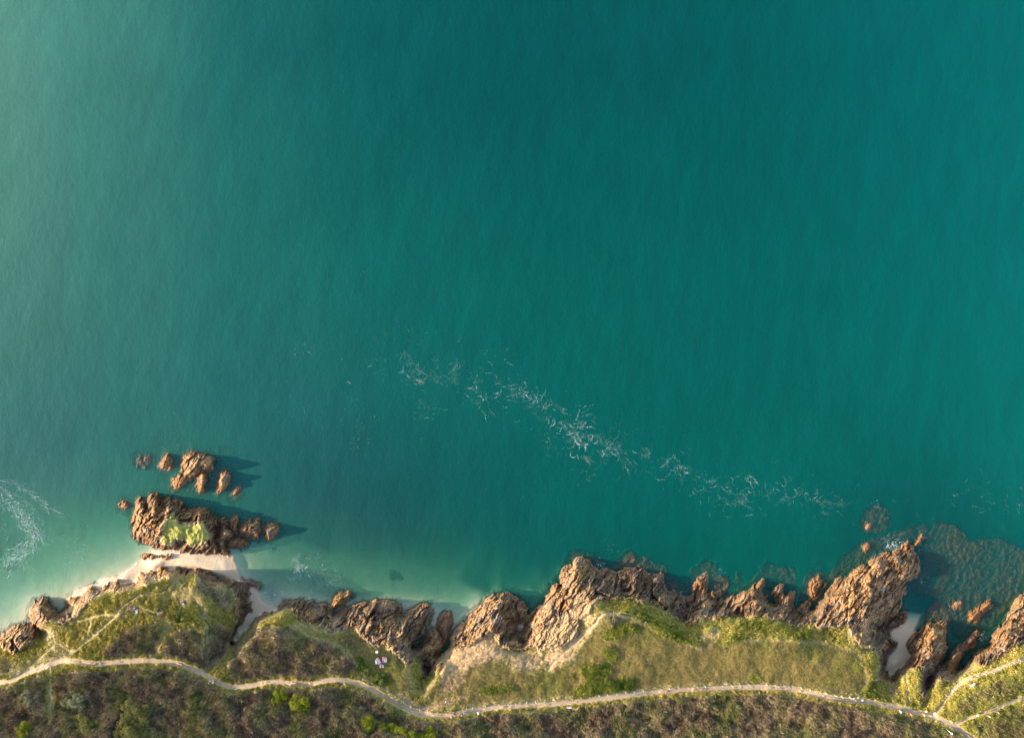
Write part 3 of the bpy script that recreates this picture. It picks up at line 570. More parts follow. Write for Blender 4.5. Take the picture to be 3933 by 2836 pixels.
# ---------------------------------------------------------------- node helpers
class NT:
    def __init__(s, name):
        s.m = bpy.data.materials.new(name); s.m.use_nodes = True; s.t = s.m.node_tree; s.t.nodes.clear(); s.o = s.n('ShaderNodeOutputMaterial')
    def n(s, kind, **kw):
        x = s.t.nodes.new(kind)
        for k, v in kw.items(): setattr(x, k, v)
        return x
    def set(s, sock, v):
        if isinstance(v, bpy.types.NodeSocket): s.t.links.new(v, sock)
        elif v is not None:
            if hasattr(sock, 'default_value') and hasattr(sock.default_value, '__len__') and not hasattr(v, '__len__'): v = (v, v, v, 1)[:len(sock.default_value)]
            if hasattr(v, '__len__') and len(v) == 3 and len(sock.default_value) == 4: v = (*v, 1)
            sock.default_value = v
    def math(s, op, a, b=None, c=None, clamp=False):
        x = s.n('ShaderNodeMath', operation=op, use_clamp=clamp); s.set(x.inputs[0], a)
        if b is not None: s.set(x.inputs[1], b)
        if c is not None: s.set(x.inputs[2], c)
        return x.outputs[0]
    def mix(s, f, a, b, blend='MIX'):
        x = s.n('ShaderNodeMix', data_type='RGBA', blend_type=blend); s.set(x.inputs[0], f); s.set(x.inputs[6], a); s.set(x.inputs[7], b); return x.outputs[2]
    def noise(s, scale, detail=3, vec=None, rough=.55, out=0, dist=0):
        x = s.n('ShaderNodeTexNoise'); x.inputs['Scale'].default_value = scale; x.inputs['Detail'].default_value = detail; x.inputs['Roughness'].default_value = rough; x.inputs['Distortion'].default_value = dist
        if vec is not None: s.set(x.inputs['Vector'], vec)
        return x.outputs[out]
    def ramp(s, f, stops, interp='LINEAR'):
        x = s.n('ShaderNodeValToRGB'); x.color_ramp.interpolation = interp; e = x.color_ramp.elements
        while len(e) < len(stops): e.new(.5)
        for i, (p, c) in enumerate(stops): e[i].position = p; e[i].color = (*c, 1) if hasattr(c, '__len__') else (c, c, c, 1)
        s.set(x.inputs[0], f); return x.outputs[0]
    def rng(s, v, a, b, c=0., d=1., smooth=True):
        x = s.n('ShaderNodeMapRange', interpolation_type='SMOOTHSTEP' if smooth else 'LINEAR'); s.set(x.inputs[0], v)
        for i, k in enumerate((a, b, c, d)): s.set(x.inputs[i+1], k)
        return x.outputs[0]
    def attr(s, name):
        x = s.n('ShaderNodeAttribute'); x.attribute_name = name; return x
    def sep(s, c):
        x = s.n('ShaderNodeSeparateColor'); s.set(x.inputs[0], c); return x.outputs
    def map(s, vec, scale=(1, 1, 1), rot=(0, 0, 0)):
        x = s.n('ShaderNodeMapping'); s.set(x.inputs['Vector'], vec); x.inputs['Scale'].default_value = scale; x.inputs['Rotation'].default_value = rot; return x.outputs[0]
    def bump(s, hgt, strength=.3, d=.1):
        x = s.n('ShaderNodeBump'); x.inputs['Strength'].default_value = strength; x.inputs['Distance'].default_value = d; s.set(x.inputs['Height'], hgt); return x.outputs[0]
    def bsdf(s, col, rough=.9, normal=None, spec=.2):
        x = s.n('ShaderNodeBsdfPrincipled'); s.set(x.inputs['Base Color'], col); s.set(x.inputs['Roughness'], rough); x.inputs['Specular IOR Level'].default_value = spec
        if normal is not None: s.set(x.inputs['Normal'], normal)
        return x.outputs[0]
    def out(s, sh): s.t.links.new(sh, s.o.inputs[0]); return s.m
def flat(name, col, rough=.8, vary=.15, scale=6.):
    t = NT(name); g = t.n('ShaderNodeTexCoord').outputs['Object']
    c = t.mix(t.noise(scale, 3, g), tuple(x*(1-vary) for x in col), tuple(min(1, x*(1+vary)) for x in col))
    return t.out(t.bsdf(c, rough))

# ---------------------------------------------------------------- ground material
def ground_material():
    t = NT('coast_ground'); pos = t.n('ShaderNodeNewGeometry').outputs['Position']
    z = t.n('ShaderNodeSeparateXYZ'); t.set(z.inputs[0], pos); z = z.outputs[2]
    a = t.attr('zone_a'); ra, rb, rc = t.sep(a.outputs['Color'])[:3]; rd = a.outputs['Alpha']      # rock, tussock, scrub, earth
    b = t.attr('zone_b'); ba, bb, bc = t.sep(b.outputs['Color'])[:3]; bd = b.outputs['Alpha']      # lush, weed, lawn, dark rock
    c = t.attr('zone_c'); ca, cb, cc = t.sep(c.outputs['Color'])[:3]; cd = c.outputs['Alpha']      # reef, path, island turf, pale lichen
    flatp = t.map(pos, (1, 1, .35))
    n_big = t.noise(.10, 3, flatp); n_mid = t.noise(.45, 4, flatp); n_fine = t.noise(1.9, 4, pos, .62); n_grit = t.noise(6., 3, pos, .6); n_warp = t.noise(.9, 4, pos, .6, dist=1.2)
    # sand, wet near the waterline
    sand = t.mix(n_mid, (.47, .34, .21), (.58, .44, .29)); sand = t.mix(t.rng(n_grit, .35, .75), t.mix(.25, sand, (.30, .21, .13)), sand)
    wet = t.rng(t.math('ADD', z, t.math('MULTIPLY', t.math('SUBTRACT', n_mid, .5), .5)), .12, .5, 1, 0); wet = t.math('MULTIPLY', wet, t.rng(z, -.5, -.1))
    sand = t.mix(t.math('MULTIPLY', wet, .5), sand, (.27, .185, .12))
    wcol = t.mix(n_fine, (.012, .016, .014), (.05, .045, .028))
    sand = t.mix(t.rng(t.math('ADD', bb, t.math('MULTIPLY', t.math('SUBTRACT', n_warp, .5), .9)), .38, .62), sand, wcol)
    # rock
    rk = t.ramp(n_warp, [(.26, (.075, .04, .022)), (.40, (.19, .10, .046)), (.53, (.34, .195, .09)), (.78, (.47, .29, .14))])
    rk = t.mix(t.rng(n_big, .45, .68), rk, t.mix(.6, rk, (.20, .14, .095)))
    rk = t.mix(t.rng(n_fine, .56, .74), rk, (.46, .30, .155)); rk = t.mix(t.rng(n_fine, .46, .28), rk, t.mix(.6, rk, (0.103, 0.058, 0.033)))
    rk = t.mix(t.rng(t.noise(3.4, 4, pos, .7), .50, .36), rk, t.mix(.75, rk, (.05, .03, .02)))
    rk = t.mix(1.0, rk, (.84, .77, .68), 'MULTIPLY')
    vor = t.n('ShaderNodeTexVoronoi'); vor.inputs['Scale'].default_value = .75; t.set(vor.inputs['Vector'], t.mix(.12, t.map(pos, (.55, 1.3, .8), (0, 0, math.radians(-58))), t.noise(.8, 3, pos, .6, out=1), 'LINEAR_LIGHT'))
    vr, vg, vb = t.sep(vor.outputs['Color'])[:3]
    rk = t.mix(t.rng(vg, .55, .95), rk, t.mix(.65, rk, (.16, .135, .115))); rk = t.mix(t.rng(vb, .7, 1.), rk, t.mix(.45, rk, (.42, .24, .09))); rk = t.mix(1.0, rk, t.mix(vr, (.55, .52, .5), (1.28, 1.26, 1.22)), 'MULTIPLY')
    lich = t.math('MULTIPLY', t.rng(t.noise(2.7, 5, pos, .7), .55, .68), cd); rk = t.mix(lich, rk, (.62, .56, .45))
    ylich = t.math('MULTIPLY', t.rng(t.noise(1.1, 5, pos, .7), .58, .72), t.rng(z, 1.6, 3.)); rk = t.mix(t.math('MULTIPLY', ylich, .5), rk, (.40, .27, .07))
    tide = t.rng(t.math('ADD', z, t.math('MULTIPLY', t.math('SUBTRACT', n_mid, .5), 1.4)), .7, 2.3, 1, 0)
    rk = t.mix(t.math('MULTIPLY', tide, .78), rk, t.mix(n_fine, (0.081, 0.039, 0.016), (0.265, 0.116, 0.044)))
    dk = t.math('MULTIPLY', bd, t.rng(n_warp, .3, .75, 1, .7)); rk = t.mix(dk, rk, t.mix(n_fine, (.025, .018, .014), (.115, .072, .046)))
    rf = t.mix(n_fine, (.02, .015, .009), (.085, .052, .026)); rf = t.mix(t.rng(n_mid, .45, .62), rf, (.035, .032, .014))
    col = t.mix(t.math('MAXIMUM', ca, 0), sand, rf); col = t.mix(ra, col, rk)
    # short turf
    turf = t.mix(n_mid, (0.098, 0.075, 0.020), (0.170, 0.117, 0.037)); turf = t.mix(t.rng(n_fine, .42, .7), turf, (0.200, 0.136, 0.048)); turf = t.mix(t.rng(n_grit, .3, .7), t.mix(.45, turf, (0.051, 0.049, 0.010)), turf)
    turf = t.mix(t.rng(n_big, .48, .66), turf, t.mix(.6, turf, (0.072, 0.082, 0.012)))
    col = t.mix(bc, col, turf)
    # tussocks
    tus = t.mix(n_mid, (0.143, 0.120, 0.022), (0.297, 0.219, 0.050)); tus = t.mix(t.rng(n_fine, .5, .7), tus, (0.363, 0.260, 0.080)); tus = t.mix(t.rng(n_warp, .5, .68), tus, (0.093, 0.099, 0.016)); tus = t.mix(t.rng(n_grit, .28, .6), t.mix(.55, tus, (0.049, 0.052, 0.010)), tus)
    col = t.mix(rb, col, tus)
    # scrub
    scr = t.mix(n_mid, (0.087, 0.057, 0.036), (0.175, 0.122, 0.073)); scr = t.mix(t.rng(n_big, .45, .62), scr, t.mix(n_fine, (0.077, 0.068, 0.021), (0.155, 0.122, 0.043))); scr = t.mix(t.rng(n_grit, .3, .6), t.mix(.6, scr, (0.031, 0.025, 0.013)), scr)
    scr = t.mix(t.rng(t.noise(.22, 4, flatp, .6, dist=.8), .52, .66), scr, t.mix(n_fine, (0.056, 0.066, 0.020), (0.146, 0.142, 0.045))); scr = t.mix(t.rng(t.noise(.31, 3, flatp, .6), .6, .7), scr, (0.168, 0.097, 0.045))
    scr = t.mix(t.rng(n_fine, .58, .74), scr, (0.237, 0.171, 0.097))
    col = t.mix(rc, col, scr)
    lus = t.mix(n_fine, (.06, .085, .012), (.155, .17, .03)); lus = t.mix(t.rng(n_grit, .3, .65), t.mix(.6, lus, (.03, .04, .008)), lus); col = t.mix(t.rng(t.math('ADD', ba, t.math('MULTIPLY', t.math('SUBTRACT', n_warp, .5), 2.0)), .4, .9), col, lus)
    # bare earth with grass breaking through, paths
    ear = t.mix(n_mid, (.25, .15, .075), (.43, .28, .15)); ear = t.mix(t.rng(n_fine, .36, .6), t.mix(.7, ear, (0.126, 0.076, 0.034)), ear); ear = t.mix(t.rng(t.noise(2.4, 4, pos, .7), .55, .66), ear, (.11, .08, .035)); ear = t.mix(t.rng(n_warp, .56, .7), ear, (0.143, 0.106, 0.031))
    col = t.mix(t.rng(t.math('ADD', rd, t.math('MULTIPLY', t.math('SUBTRACT', n_warp, .5), 1.0)), .35, .7), col, ear)
    pth = t.mix(n_mid, (0.272, 0.185, 0.112), (0.354, 0.251, 0.161)); pth = t.mix(t.rng(n_grit, .3, .6), t.mix(.3, pth, (0.136, 0.092, 0.050)), pth)
    col = t.mix(t.rng(t.math('ADD', cb, t.math('MULTIPLY', t.math('SUBTRACT', n_warp, .5), .7)), .3, .7), col, pth)
    ist = t.mix(n_fine, (.16, .15, .025), (.30, .25, .06)); ist = t.mix(t.rng(n_grit, .3, .6), t.mix(.5, ist, (.06, .07, .012)), ist); col = t.mix(cc, col, ist)
    bmp = t.bump(t.math('ADD', t.math('MULTIPLY', n_fine, .7), t.math('MULTIPLY', n_grit, .3)), .55, .22)
    rough = t.rng(z, .15, .9, .55, .95)
    return t.out(t.bsdf(col, rough, bmp, .15))
GROUND = ground_material()

def new_mesh_obj(name, co, faces, mat, smooth=True, attrs=None, parent=None, nside=4):
    me = bpy.data.meshes.new(name); n = len(co); f = len(faces)
    me.vertices.add(n); me.vertices.foreach_set('co', np.ascontiguousarray(co, np.float32).ravel())
    me.loops.add(f*nside); me.loops.foreach_set('vertex_index', np.ascontiguousarray(faces, np.int32).ravel())
    me.polygons.add(f); me.polygons.foreach_set('loop_start', np.arange(f, dtype=np.int32)*nside)
    me.polygons.foreach_set('use_smooth', np.full(f, smooth))
    me.update(calc_edges=True)
    for k, v in (attrs or {}).items():
        if v.ndim == 1: at = me.attributes.new(k, 'FLOAT', 'POINT'); at.data.foreach_set('value', np.ascontiguousarray(v, np.float32))
        else: at = me.attributes.new(k, 'FLOAT_COLOR', 'POINT'); at.data.foreach_set('color', np.ascontiguousarray(v, np.float32).ravel())
    if mat: me.materials.append(mat)
    o = bpy.data.objects.new(name, me); COL.objects.link(o)
    if parent: o.parent = parent
    return o
def tag(o, label=None, cat=None, group=None, kind=None):
    if label: o['label'] = label
    if cat: o['category'] = cat
    if group: o['group'] = group
    if kind: o['kind'] = kind
    return o
lichen = np.clip(sstep(h, 1.6, 3.4)*(.35+1.1*fbm(X/7, Y/7, 3, 61)), 0, 1)
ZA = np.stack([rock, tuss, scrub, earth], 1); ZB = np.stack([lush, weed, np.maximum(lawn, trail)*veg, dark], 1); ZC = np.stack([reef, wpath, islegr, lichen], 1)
CO = np.stack([px, py, h], 1).astype(np.float32)
idx = np.arange(NU*NV, dtype=np.int32).reshape(NV, NU)
Q = np.stack([idx[:-1, :-1], idx[1:, :-1], idx[1:, 1:], idx[:-1, 1:]], -1).reshape(-1, 4)
q0 = Q[:, 0]
cat = np.zeros(len(Q), np.int32)                                  # 0 seabed
cat[(beach[q0] > .5) & (h[q0] > -.25)] = 1
cat[(veg[q0] > .5)] = 3
cat[(veg[q0] > .5) & (scrub[q0] > .5)] = 4
cat[(rock[q0] > .5) & (veg[q0] <= .5)] = 2
cat[(wpath[q0] > .5)] = 5
cat = np.where(rock_id[q0] > 0, 100+rock_id[q0], cat)
def piece(sel, name):
    f = Q[sel]; used = np.unique(f); mp = np.zeros(NU*NV, np.int32); mp[used] = np.arange(len(used), dtype=np.int32)
    return new_mesh_obj(name, CO[used], mp[f], GROUND, name not in ('cliff',) and 'rock' not in name and 'stack' not in name, dict(zone_a=ZA[used], zone_b=ZB[used], zone_c=ZC[used]))
for c, nm, lb, ct in ((0, 'seabed', 'sandy and weedy sea floor seen through the shallow water', 'seabed'), (1, 'beach', 'pale sand spit and cove sand at the waterline', 'beach'),
                      (2, 'cliff', 'rugged tan and brown shore rocks and cliffs between sea and turf', 'cliff'), (3, 'hillside', 'green and yellow grass on top of the headlands', 'grassland'),
                      (4, 'heathland', 'brown scrubby slope below and beside the coast path', 'heath'), (5, 'footpath', 'pale dirt coast path winding along the cliff top', 'path')):
    tag(piece(cat == c, nm), lb, ct, kind='structure')
for k, (s, top, nm, lb, ct, L) in enumerate(ROCKS):
    if (cat == 101+k).any(): tag(piece(cat == 101+k, nm), lb, ct, 'rocks standing in the sea')
print('terrain meshes', time.time()-T0)
gu64 = gu; gv64 = gv
def near(u, v):
    i = np.clip(np.searchsorted(gu64, u), 1, NU-1); j = np.clip(np.searchsorted(gv64, v), 1, NV-1)
    i = i-(np.abs(gu64[i-1]-u) < np.abs(gu64[i]-u)); j = j-(np.abs(gv64[j-1]-v) < np.abs(gv64[j]-v))
    return j*NU+i
def ground_at(u, v): return CO[near(np.float64(u), np.float64(v))].astype(float)

# ---------------------------------------------------------------- sea
def sea_axis(a, b, st, lo, hi):
    m = np.arange(a, b, st); L = []; x = a; s = st
    while x > lo: s *= 1.25; x -= s; L.append(x)
    R = []; x = m[-1]; s = st
    while x < hi: s *= 1.25; x += s; R.append(x)
    return np.array(L[::-1]+list(m)+R)
su = sea_axis(-300, 4240, 6.0, -90000, 94000); sv = sea_axis(-260, 2720, 6.0, -90000, 2900)
SU, SV = np.meshgrid(su, sv); SUf = SU.ravel(); SVf = SV.ravel()
ii = near(np.clip(SUf, gu[0], gu[-1]), np.clip(SVf, gv[0], gv[-1]))
Hg = h.reshape(NV, NU).astype(np.float64); cs = np.pad(Hg, 1, mode='edge')
Hs = ((cs[:-2, 1:-1]+cs[2:, 1:-1]+cs[1:-1, :-2]+cs[1:-1, 2:]+cs[1:-1, 1:-1]*2)/6).ravel()
def bil_h(u, v):
    u = np.clip(u, gu[0], gu[-1]-1e-3); v = np.clip(v, gv[0], gv[-1]-1e-3)
    i = np.clip(np.searchsorted(gu, u, side='right')-1, 0, NU-2); j = np.clip(np.searchsorted(gv, v, side='right')-1, 0, NV-2)
    fx = (u-gu[i])/(gu[i+1]-gu[i]); fy = (v-gv[j])/(gv[j+1]-gv[j]); G = Hs.reshape(NV, NU)
    return (G[j, i]*(1-fx)+G[j, i+1]*fx)*(1-fy)+(G[j+1, i]*(1-fx)+G[j+1, i+1]*fx)*fy
depth = np.clip(-bil_h(SUf, SVf), 0, 18); depth = np.where(SVf < gv[0]+5, 17, depth); depth = np.where((np.abs(SUf-1970) > 2920), 17, depth)
depth = depth+np.maximum(0, depth-6)*3
# sediment / water tint, sun glow at the left painted in, from spot readings (u, v, r, g, b in display 0-255)
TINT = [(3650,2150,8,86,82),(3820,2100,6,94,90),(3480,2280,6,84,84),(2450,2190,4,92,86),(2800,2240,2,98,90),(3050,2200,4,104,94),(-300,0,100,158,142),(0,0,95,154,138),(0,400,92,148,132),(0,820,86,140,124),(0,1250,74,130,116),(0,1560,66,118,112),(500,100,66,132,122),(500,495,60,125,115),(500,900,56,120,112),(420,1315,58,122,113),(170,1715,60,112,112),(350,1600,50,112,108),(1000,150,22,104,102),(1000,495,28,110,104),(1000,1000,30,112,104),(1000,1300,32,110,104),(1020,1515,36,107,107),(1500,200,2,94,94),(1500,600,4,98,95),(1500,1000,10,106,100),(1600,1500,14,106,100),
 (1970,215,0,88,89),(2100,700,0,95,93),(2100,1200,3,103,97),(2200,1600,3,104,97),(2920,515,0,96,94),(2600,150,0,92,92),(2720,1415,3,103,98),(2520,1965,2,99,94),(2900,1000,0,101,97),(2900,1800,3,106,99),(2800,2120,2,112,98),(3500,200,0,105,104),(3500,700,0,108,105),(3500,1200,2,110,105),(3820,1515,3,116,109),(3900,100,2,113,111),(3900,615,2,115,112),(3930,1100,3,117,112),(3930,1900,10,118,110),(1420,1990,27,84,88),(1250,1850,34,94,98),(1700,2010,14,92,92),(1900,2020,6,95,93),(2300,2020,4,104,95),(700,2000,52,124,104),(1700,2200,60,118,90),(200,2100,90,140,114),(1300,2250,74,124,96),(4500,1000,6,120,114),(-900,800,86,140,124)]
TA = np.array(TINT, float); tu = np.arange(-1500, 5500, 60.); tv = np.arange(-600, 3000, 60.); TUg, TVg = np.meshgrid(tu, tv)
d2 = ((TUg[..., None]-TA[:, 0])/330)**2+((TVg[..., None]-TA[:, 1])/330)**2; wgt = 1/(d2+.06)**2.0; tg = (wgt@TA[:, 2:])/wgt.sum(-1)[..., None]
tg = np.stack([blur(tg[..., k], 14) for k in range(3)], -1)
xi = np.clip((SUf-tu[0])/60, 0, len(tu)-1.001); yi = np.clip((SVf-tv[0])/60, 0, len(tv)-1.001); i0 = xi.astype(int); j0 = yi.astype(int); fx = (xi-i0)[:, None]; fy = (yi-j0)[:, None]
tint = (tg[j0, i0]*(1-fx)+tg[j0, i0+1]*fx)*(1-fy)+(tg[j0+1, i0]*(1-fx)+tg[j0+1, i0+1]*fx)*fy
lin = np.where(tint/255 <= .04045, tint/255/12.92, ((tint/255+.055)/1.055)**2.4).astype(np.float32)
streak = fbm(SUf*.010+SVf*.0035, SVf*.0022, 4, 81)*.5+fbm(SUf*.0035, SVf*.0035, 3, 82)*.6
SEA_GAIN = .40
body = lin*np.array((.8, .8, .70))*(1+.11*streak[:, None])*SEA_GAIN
si = np.arange(len(su)*len(sv), dtype=np.int32).reshape(len(sv), len(su))
SQ = np.stack([si[:-1, :-1], si[1:, :-1], si[1:, 1:], si[:-1, 1:]], -1).reshape(-1, 4)
keep = (Hs[ii][SQ] < .6).any(1) | (SVf[SQ[:, 0]] < gv[0]) | (SUf[SQ[:, 0]] < gu[0]) | (SUf[SQ[:, 0]] > gu[-1])
SQ = SQ[keep]; used = np.unique(SQ); mp = np.zeros(len(SUf), np.int32); mp[used] = np.arange(len(used), dtype=np.int32)
sx, sy = world(SUf[used], SVf[used], 0.0)
swell = np.where(np.abs(SUf[used]-1970) < 4000, (fbm(SUf[used]*.012+SVf[used]*.004, SVf[used]*.0035, 3, 91)*.05), 0)
def sea_material():
    t = NT('sea_water'); pos = t.n('ShaderNodeNewGeometry').outputs['Position']
    dep = t.attr('depth').outputs['Fac']; bod = t.attr('tint').outputs['Color']
    ext = t.n('ShaderNodeCombineColor')
    for i, k in enumerate((.92, .60, .66)): t.set(ext.inputs[i], t.math('POWER', math.exp(-k), dep))
    T = ext.outputs[0]
    inv = t.mix(1.0, (1, 1, 1), t.mix(1.0, T, T, 'MULTIPLY'), 'SUBTRACT')
    r1 = t.noise(.55, 4, t.map(pos, (1, .55, 1), (0, 0, .35)), .6); r2 = t.noise(2.6, 3, t.map(pos, (1, .6, 1), (0, 0, -.3)), .6); r3 = t.noise(.16, 3, t.map(pos, (1.6, .4, 1), (0, 0, -.22)))
    var = t.mix(t.rng(r2, .3, .72), (.94, .945, .95), (1.05, 1.05, 1.045)); var = t.mix(1.0, var, t.mix(t.rng(r3, .3, .7), (.95, .95, .95), (1.05, 1.05, 1.05)), 'MULTIPLY')
    col = t.mix(1.0, t.mix(1.0, bod, inv, 'MULTIPLY'), var, 'MULTIPLY')
    nrm = t.bump(t.math('ADD', t.math('MULTIPLY', r1, .6), t.math('MULTIPLY', r2, .16)), .36, .5)
    df = t.n('ShaderNodeBsdfDiffuse'); t.set(df.inputs[0], col); t.set(df.inputs[2], nrm)
    tr = t.n('ShaderNodeBsdfTransparent'); t.set(tr.inputs[0], T)
    ad = t.n('ShaderNodeAddShader'); t.t.links.new(tr.outputs[0], ad.inputs[0]); t.t.links.new(df.outputs[0], ad.inputs[1])
    gl = t.n('ShaderNodeBsdfGlossy'); gl.inputs['Roughness'].default_value = .32; gl.inputs[0].default_value = (.42, .92, 1, 1); t.set(gl.inputs['Normal'], nrm)
    geo = t.n('ShaderNodeNewGeometry'); dt = t.n('ShaderNodeVectorMath', operation='DOT_PRODUCT'); t.set(dt.inputs[0], geo.outputs['Incoming']); t.set(dt.inputs[1], geo.outputs['Normal'])
    cosi = t.math('ABSOLUTE', dt.outputs['Value']); fr = t.math('MULTIPLY_ADD', t.math('POWER', t.math('SUBTRACT', 1, cosi, clamp=True), 5), .985, .013)   # Schlick, same from both sides
    mx = t.n('ShaderNodeMixShader'); t.t.links.new(fr, mx.inputs[0]); t.t.links.new(ad.outputs[0], mx.inputs[1]); t.t.links.new(gl.outputs[0], mx.inputs[2])
    return t.out(mx.outputs[0])
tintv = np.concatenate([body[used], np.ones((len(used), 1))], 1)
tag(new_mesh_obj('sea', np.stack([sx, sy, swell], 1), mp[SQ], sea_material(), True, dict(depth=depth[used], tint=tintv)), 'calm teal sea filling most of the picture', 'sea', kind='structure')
# far ground and far sea floor carry on to the horizon
far = flat('far_ground', (.09, .085, .04), .95, .4, .02)
def quad(name, x0, y0, x1, y1, z, mat): return new_mesh_obj(name, np.array([(x0, y0, z), (x1, y0, z), (x1, y1, z), (x0, y1, z)]), np.array([[0, 1, 2, 3]]), mat)
bx = world(gu[-1], 0, 0)[0]; byt = world(0, gv[0], -17)[1]; byb = world(0, gv[-1], 23)[1]
tag(quad('far_seabed', -6500, byt-1, 6500, 6500, -18, far), 'deep sea floor far off the coast', 'seabed', kind='structure')
tag(quad('far_ground', -6500, -6500, 6500, byb+6, 16, far), 'open heath far inland', 'ground', kind='structure')
tag(quad('far_shelf', -6500, byb+5, world(gu[0], 0, 0)[0]+2, byt, -18, far), 'sea floor west of the bay', 'seabed', kind='structure')
tag(quad('far_shelf', bx-2, byb+5, 6500, byt, -18, far), 'sea floor east of the bay', 'seabed', kind='structure')
print('sea', time.time()-T0)
# ---------------------------------------------------------------- plants
def leaf_material(name, dark, light, spec=.1):
    t = NT(name); a = t.attr('shade').outputs['Fac']; c = t.mix(a, dark, light)
    b = t.bsdf(c, .7, None, spec); tl = t.n('ShaderNodeBsdfTranslucent'); t.set(tl.inputs[0], t.mix(.5, c, light))
    m = t.n('ShaderNodeMixShader'); m.inputs[0].default_value = .22; t.t.links.new(b, m.inputs[1]); t.t.links.new(tl.outputs[0], m.inputs[2])
    return t.out(m.outputs[0])
def tint_material(name):
    t = NT(name); return t.out(t.bsdf(t.attr('tint').outputs['Color'], .85, None, .1))
inframe = (U > -60) & (U < 3993) & (V > 2080) & (V < 2890)
def tufts(name, weight, n, hgt, wid, pal, label, lean=.5, blades=3, bunch=.12):
    cand = np.where(inframe & (weight > .25))[0]; pr = weight[cand]/weight[cand].sum()
    pick = rng.choice(cand, n, p=pr); c = CO[pick].astype(np.float64)
    c[:, :2] += rng.normal(0, .07, (n, 2))
    c = np.repeat(c, blades, 0); m = len(c)
    cl = fbm(c[:, 0]/2.2, c[:, 1]/2.2, 3, 300)                           # clumps differ in size and colour
    hh = rng.uniform(*hgt, m)*(1+.6*cl); ww = rng.uniform(*wid, m)
    c[:, :2] += rng.normal(0, bunch, (m, 2)); a = rng.uniform(0, 2*np.pi, m); d = np.stack([np.cos(a), np.sin(a), np.zeros(m)], 1)
    la = rng.uniform(0, 2*np.pi, m); lr = np.abs(rng.normal(0, lean, m))*hh
    tip = c+np.stack([np.cos(la)*lr, np.sin(la)*lr, hh], 1); base = c.copy(); base[:, 2] -= .06
    co_ = np.stack([base-d*ww[:, None]/2, base+d*ww[:, None]/2, tip], 1).reshape(-1, 3)
    pal = np.array(pal); sel = np.clip((.5+1.1*fbm(c[:, 0]/6, c[:, 1]/6, 3, 310)+rng.normal(0, .22, m))*len(pal), 0, len(pal)-1).astype(int)
    col = pal[sel]*rng.uniform(.75, 1.25, (m, 1)); col = np.repeat(np.concatenate([col, np.ones((m, 1))], 1), 3, 0)
    o = new_mesh_obj(name, co_, np.arange(m*3).reshape(-1, 3), TUFT, False, dict(tint=col), nside=3)
    return tag(o, label, 'undergrowth', kind='stuff')
TUFT = tint_material('tuft_blades')
nopath = (1-wpath)*(dpath > 4)
tufts('undergrowth', scrub*nopath, 115000, (.3, 1.15), (.05, .14), [(0.110, 0.070, 0.045), (0.203, 0.130, 0.076), (0.314, 0.208, 0.121), (0.367, 0.268, 0.166), (0.184, 0.155, 0.053), (0.258, 0.217, 0.069), (0.147, 0.147, 0.045)], 'tangle of brown bracken stalks and dry stems on the slope below the path', .3)
tufts('tussock_grass', tuss*nopath*(1-trail), 75000, (.18, .5), (.05, .14), [(0.176, 0.161, 0.025), (0.299, 0.253, 0.045), (0.421, 0.319, 0.071), (0.526, 0.387, 0.109), (0.351, 0.303, 0.051), (0.229, 0.201, 0.038)], 'yellow-green tussock grass tufts covering the headlands')
tufts('lush_grass', lush*nopath, 26000, (.2, .55), (.06, .16), [(0.080, 0.110, 0.014), (0.144, 0.177, 0.022), (0.240, 0.250, 0.036), (0.320, 0.280, 0.048)], 'bright green weedy patches in the clifftop field')
tufts('short_grass', (lawn+.35*earth)*nopath*(1-trail), 62000, (.06, .20), (.05, .12), [(0.182, 0.150, 0.034), (0.282, 0.206, 0.061), (0.364, 0.254, 0.088), (0.149, 0.150, 0.022)], 'short grazed turf blades of the clifftop field')


def crown_mesh(name, seed, leaves, lobes, squash=.8, leaf=.13, spread=.62, topbias=.15):
    """leaf faces over several overlapping lobes, unit radius, base near z = 0"""
    r = np.random.default_rng(seed)
    lc = r.normal(0, 1, (lobes, 3)); lc /= np.linalg.norm(lc, axis=1)[:, None]; lc[:, 2] = np.abs(lc[:, 2])*.8+topbias; lc *= spread*r.uniform(.45, 1.25, (lobes, 1)); lr = r.uniform(.2, .5, lobes)
    k = r.integers(0, lobes, leaves); d = r.normal(0, 1, (leaves, 3)); d /= np.linalg.norm(d, axis=1)[:, None]
    d[:, 2] = np.where(d[:, 2] < -.3, -d[:, 2], d[:, 2])
    p = lc[k]+d*lr[k][:, None]*(1-np.abs(r.normal(0, .16, leaves)))[:, None]
    p[:, 2] = np.maximum(p[:, 2]*squash, .02)
    n = d+r.normal(0, .55, d.shape); n /= np.linalg.norm(n, axis=1)[:, None]
    t = np.cross(n, r.normal(0, 1, d.shape)); t /= np.linalg.norm(t, axis=1)[:, None]; b = np.cross(n, t)
    s = leaf*r.uniform(.6, 1.4, leaves)[:, None]
    co_ = np.stack([p-t*s*.5, p+b*s*.32, p+t*s*.6, p-b*s*.32], 1).reshape(-1, 3)
    lobe_sh = r.uniform(-.18, .18, lobes)
    sh = np.clip(.45+lobe_sh[k]+r.normal(0, .2, leaves), 0, 1)
    o = new_mesh_obj(name, co_, np.arange(leaves*4).reshape(-1, 4), None, False, dict(shade=np.repeat(sh, 4)))
    me = o.data; bpy.data.objects.remove(o); return me
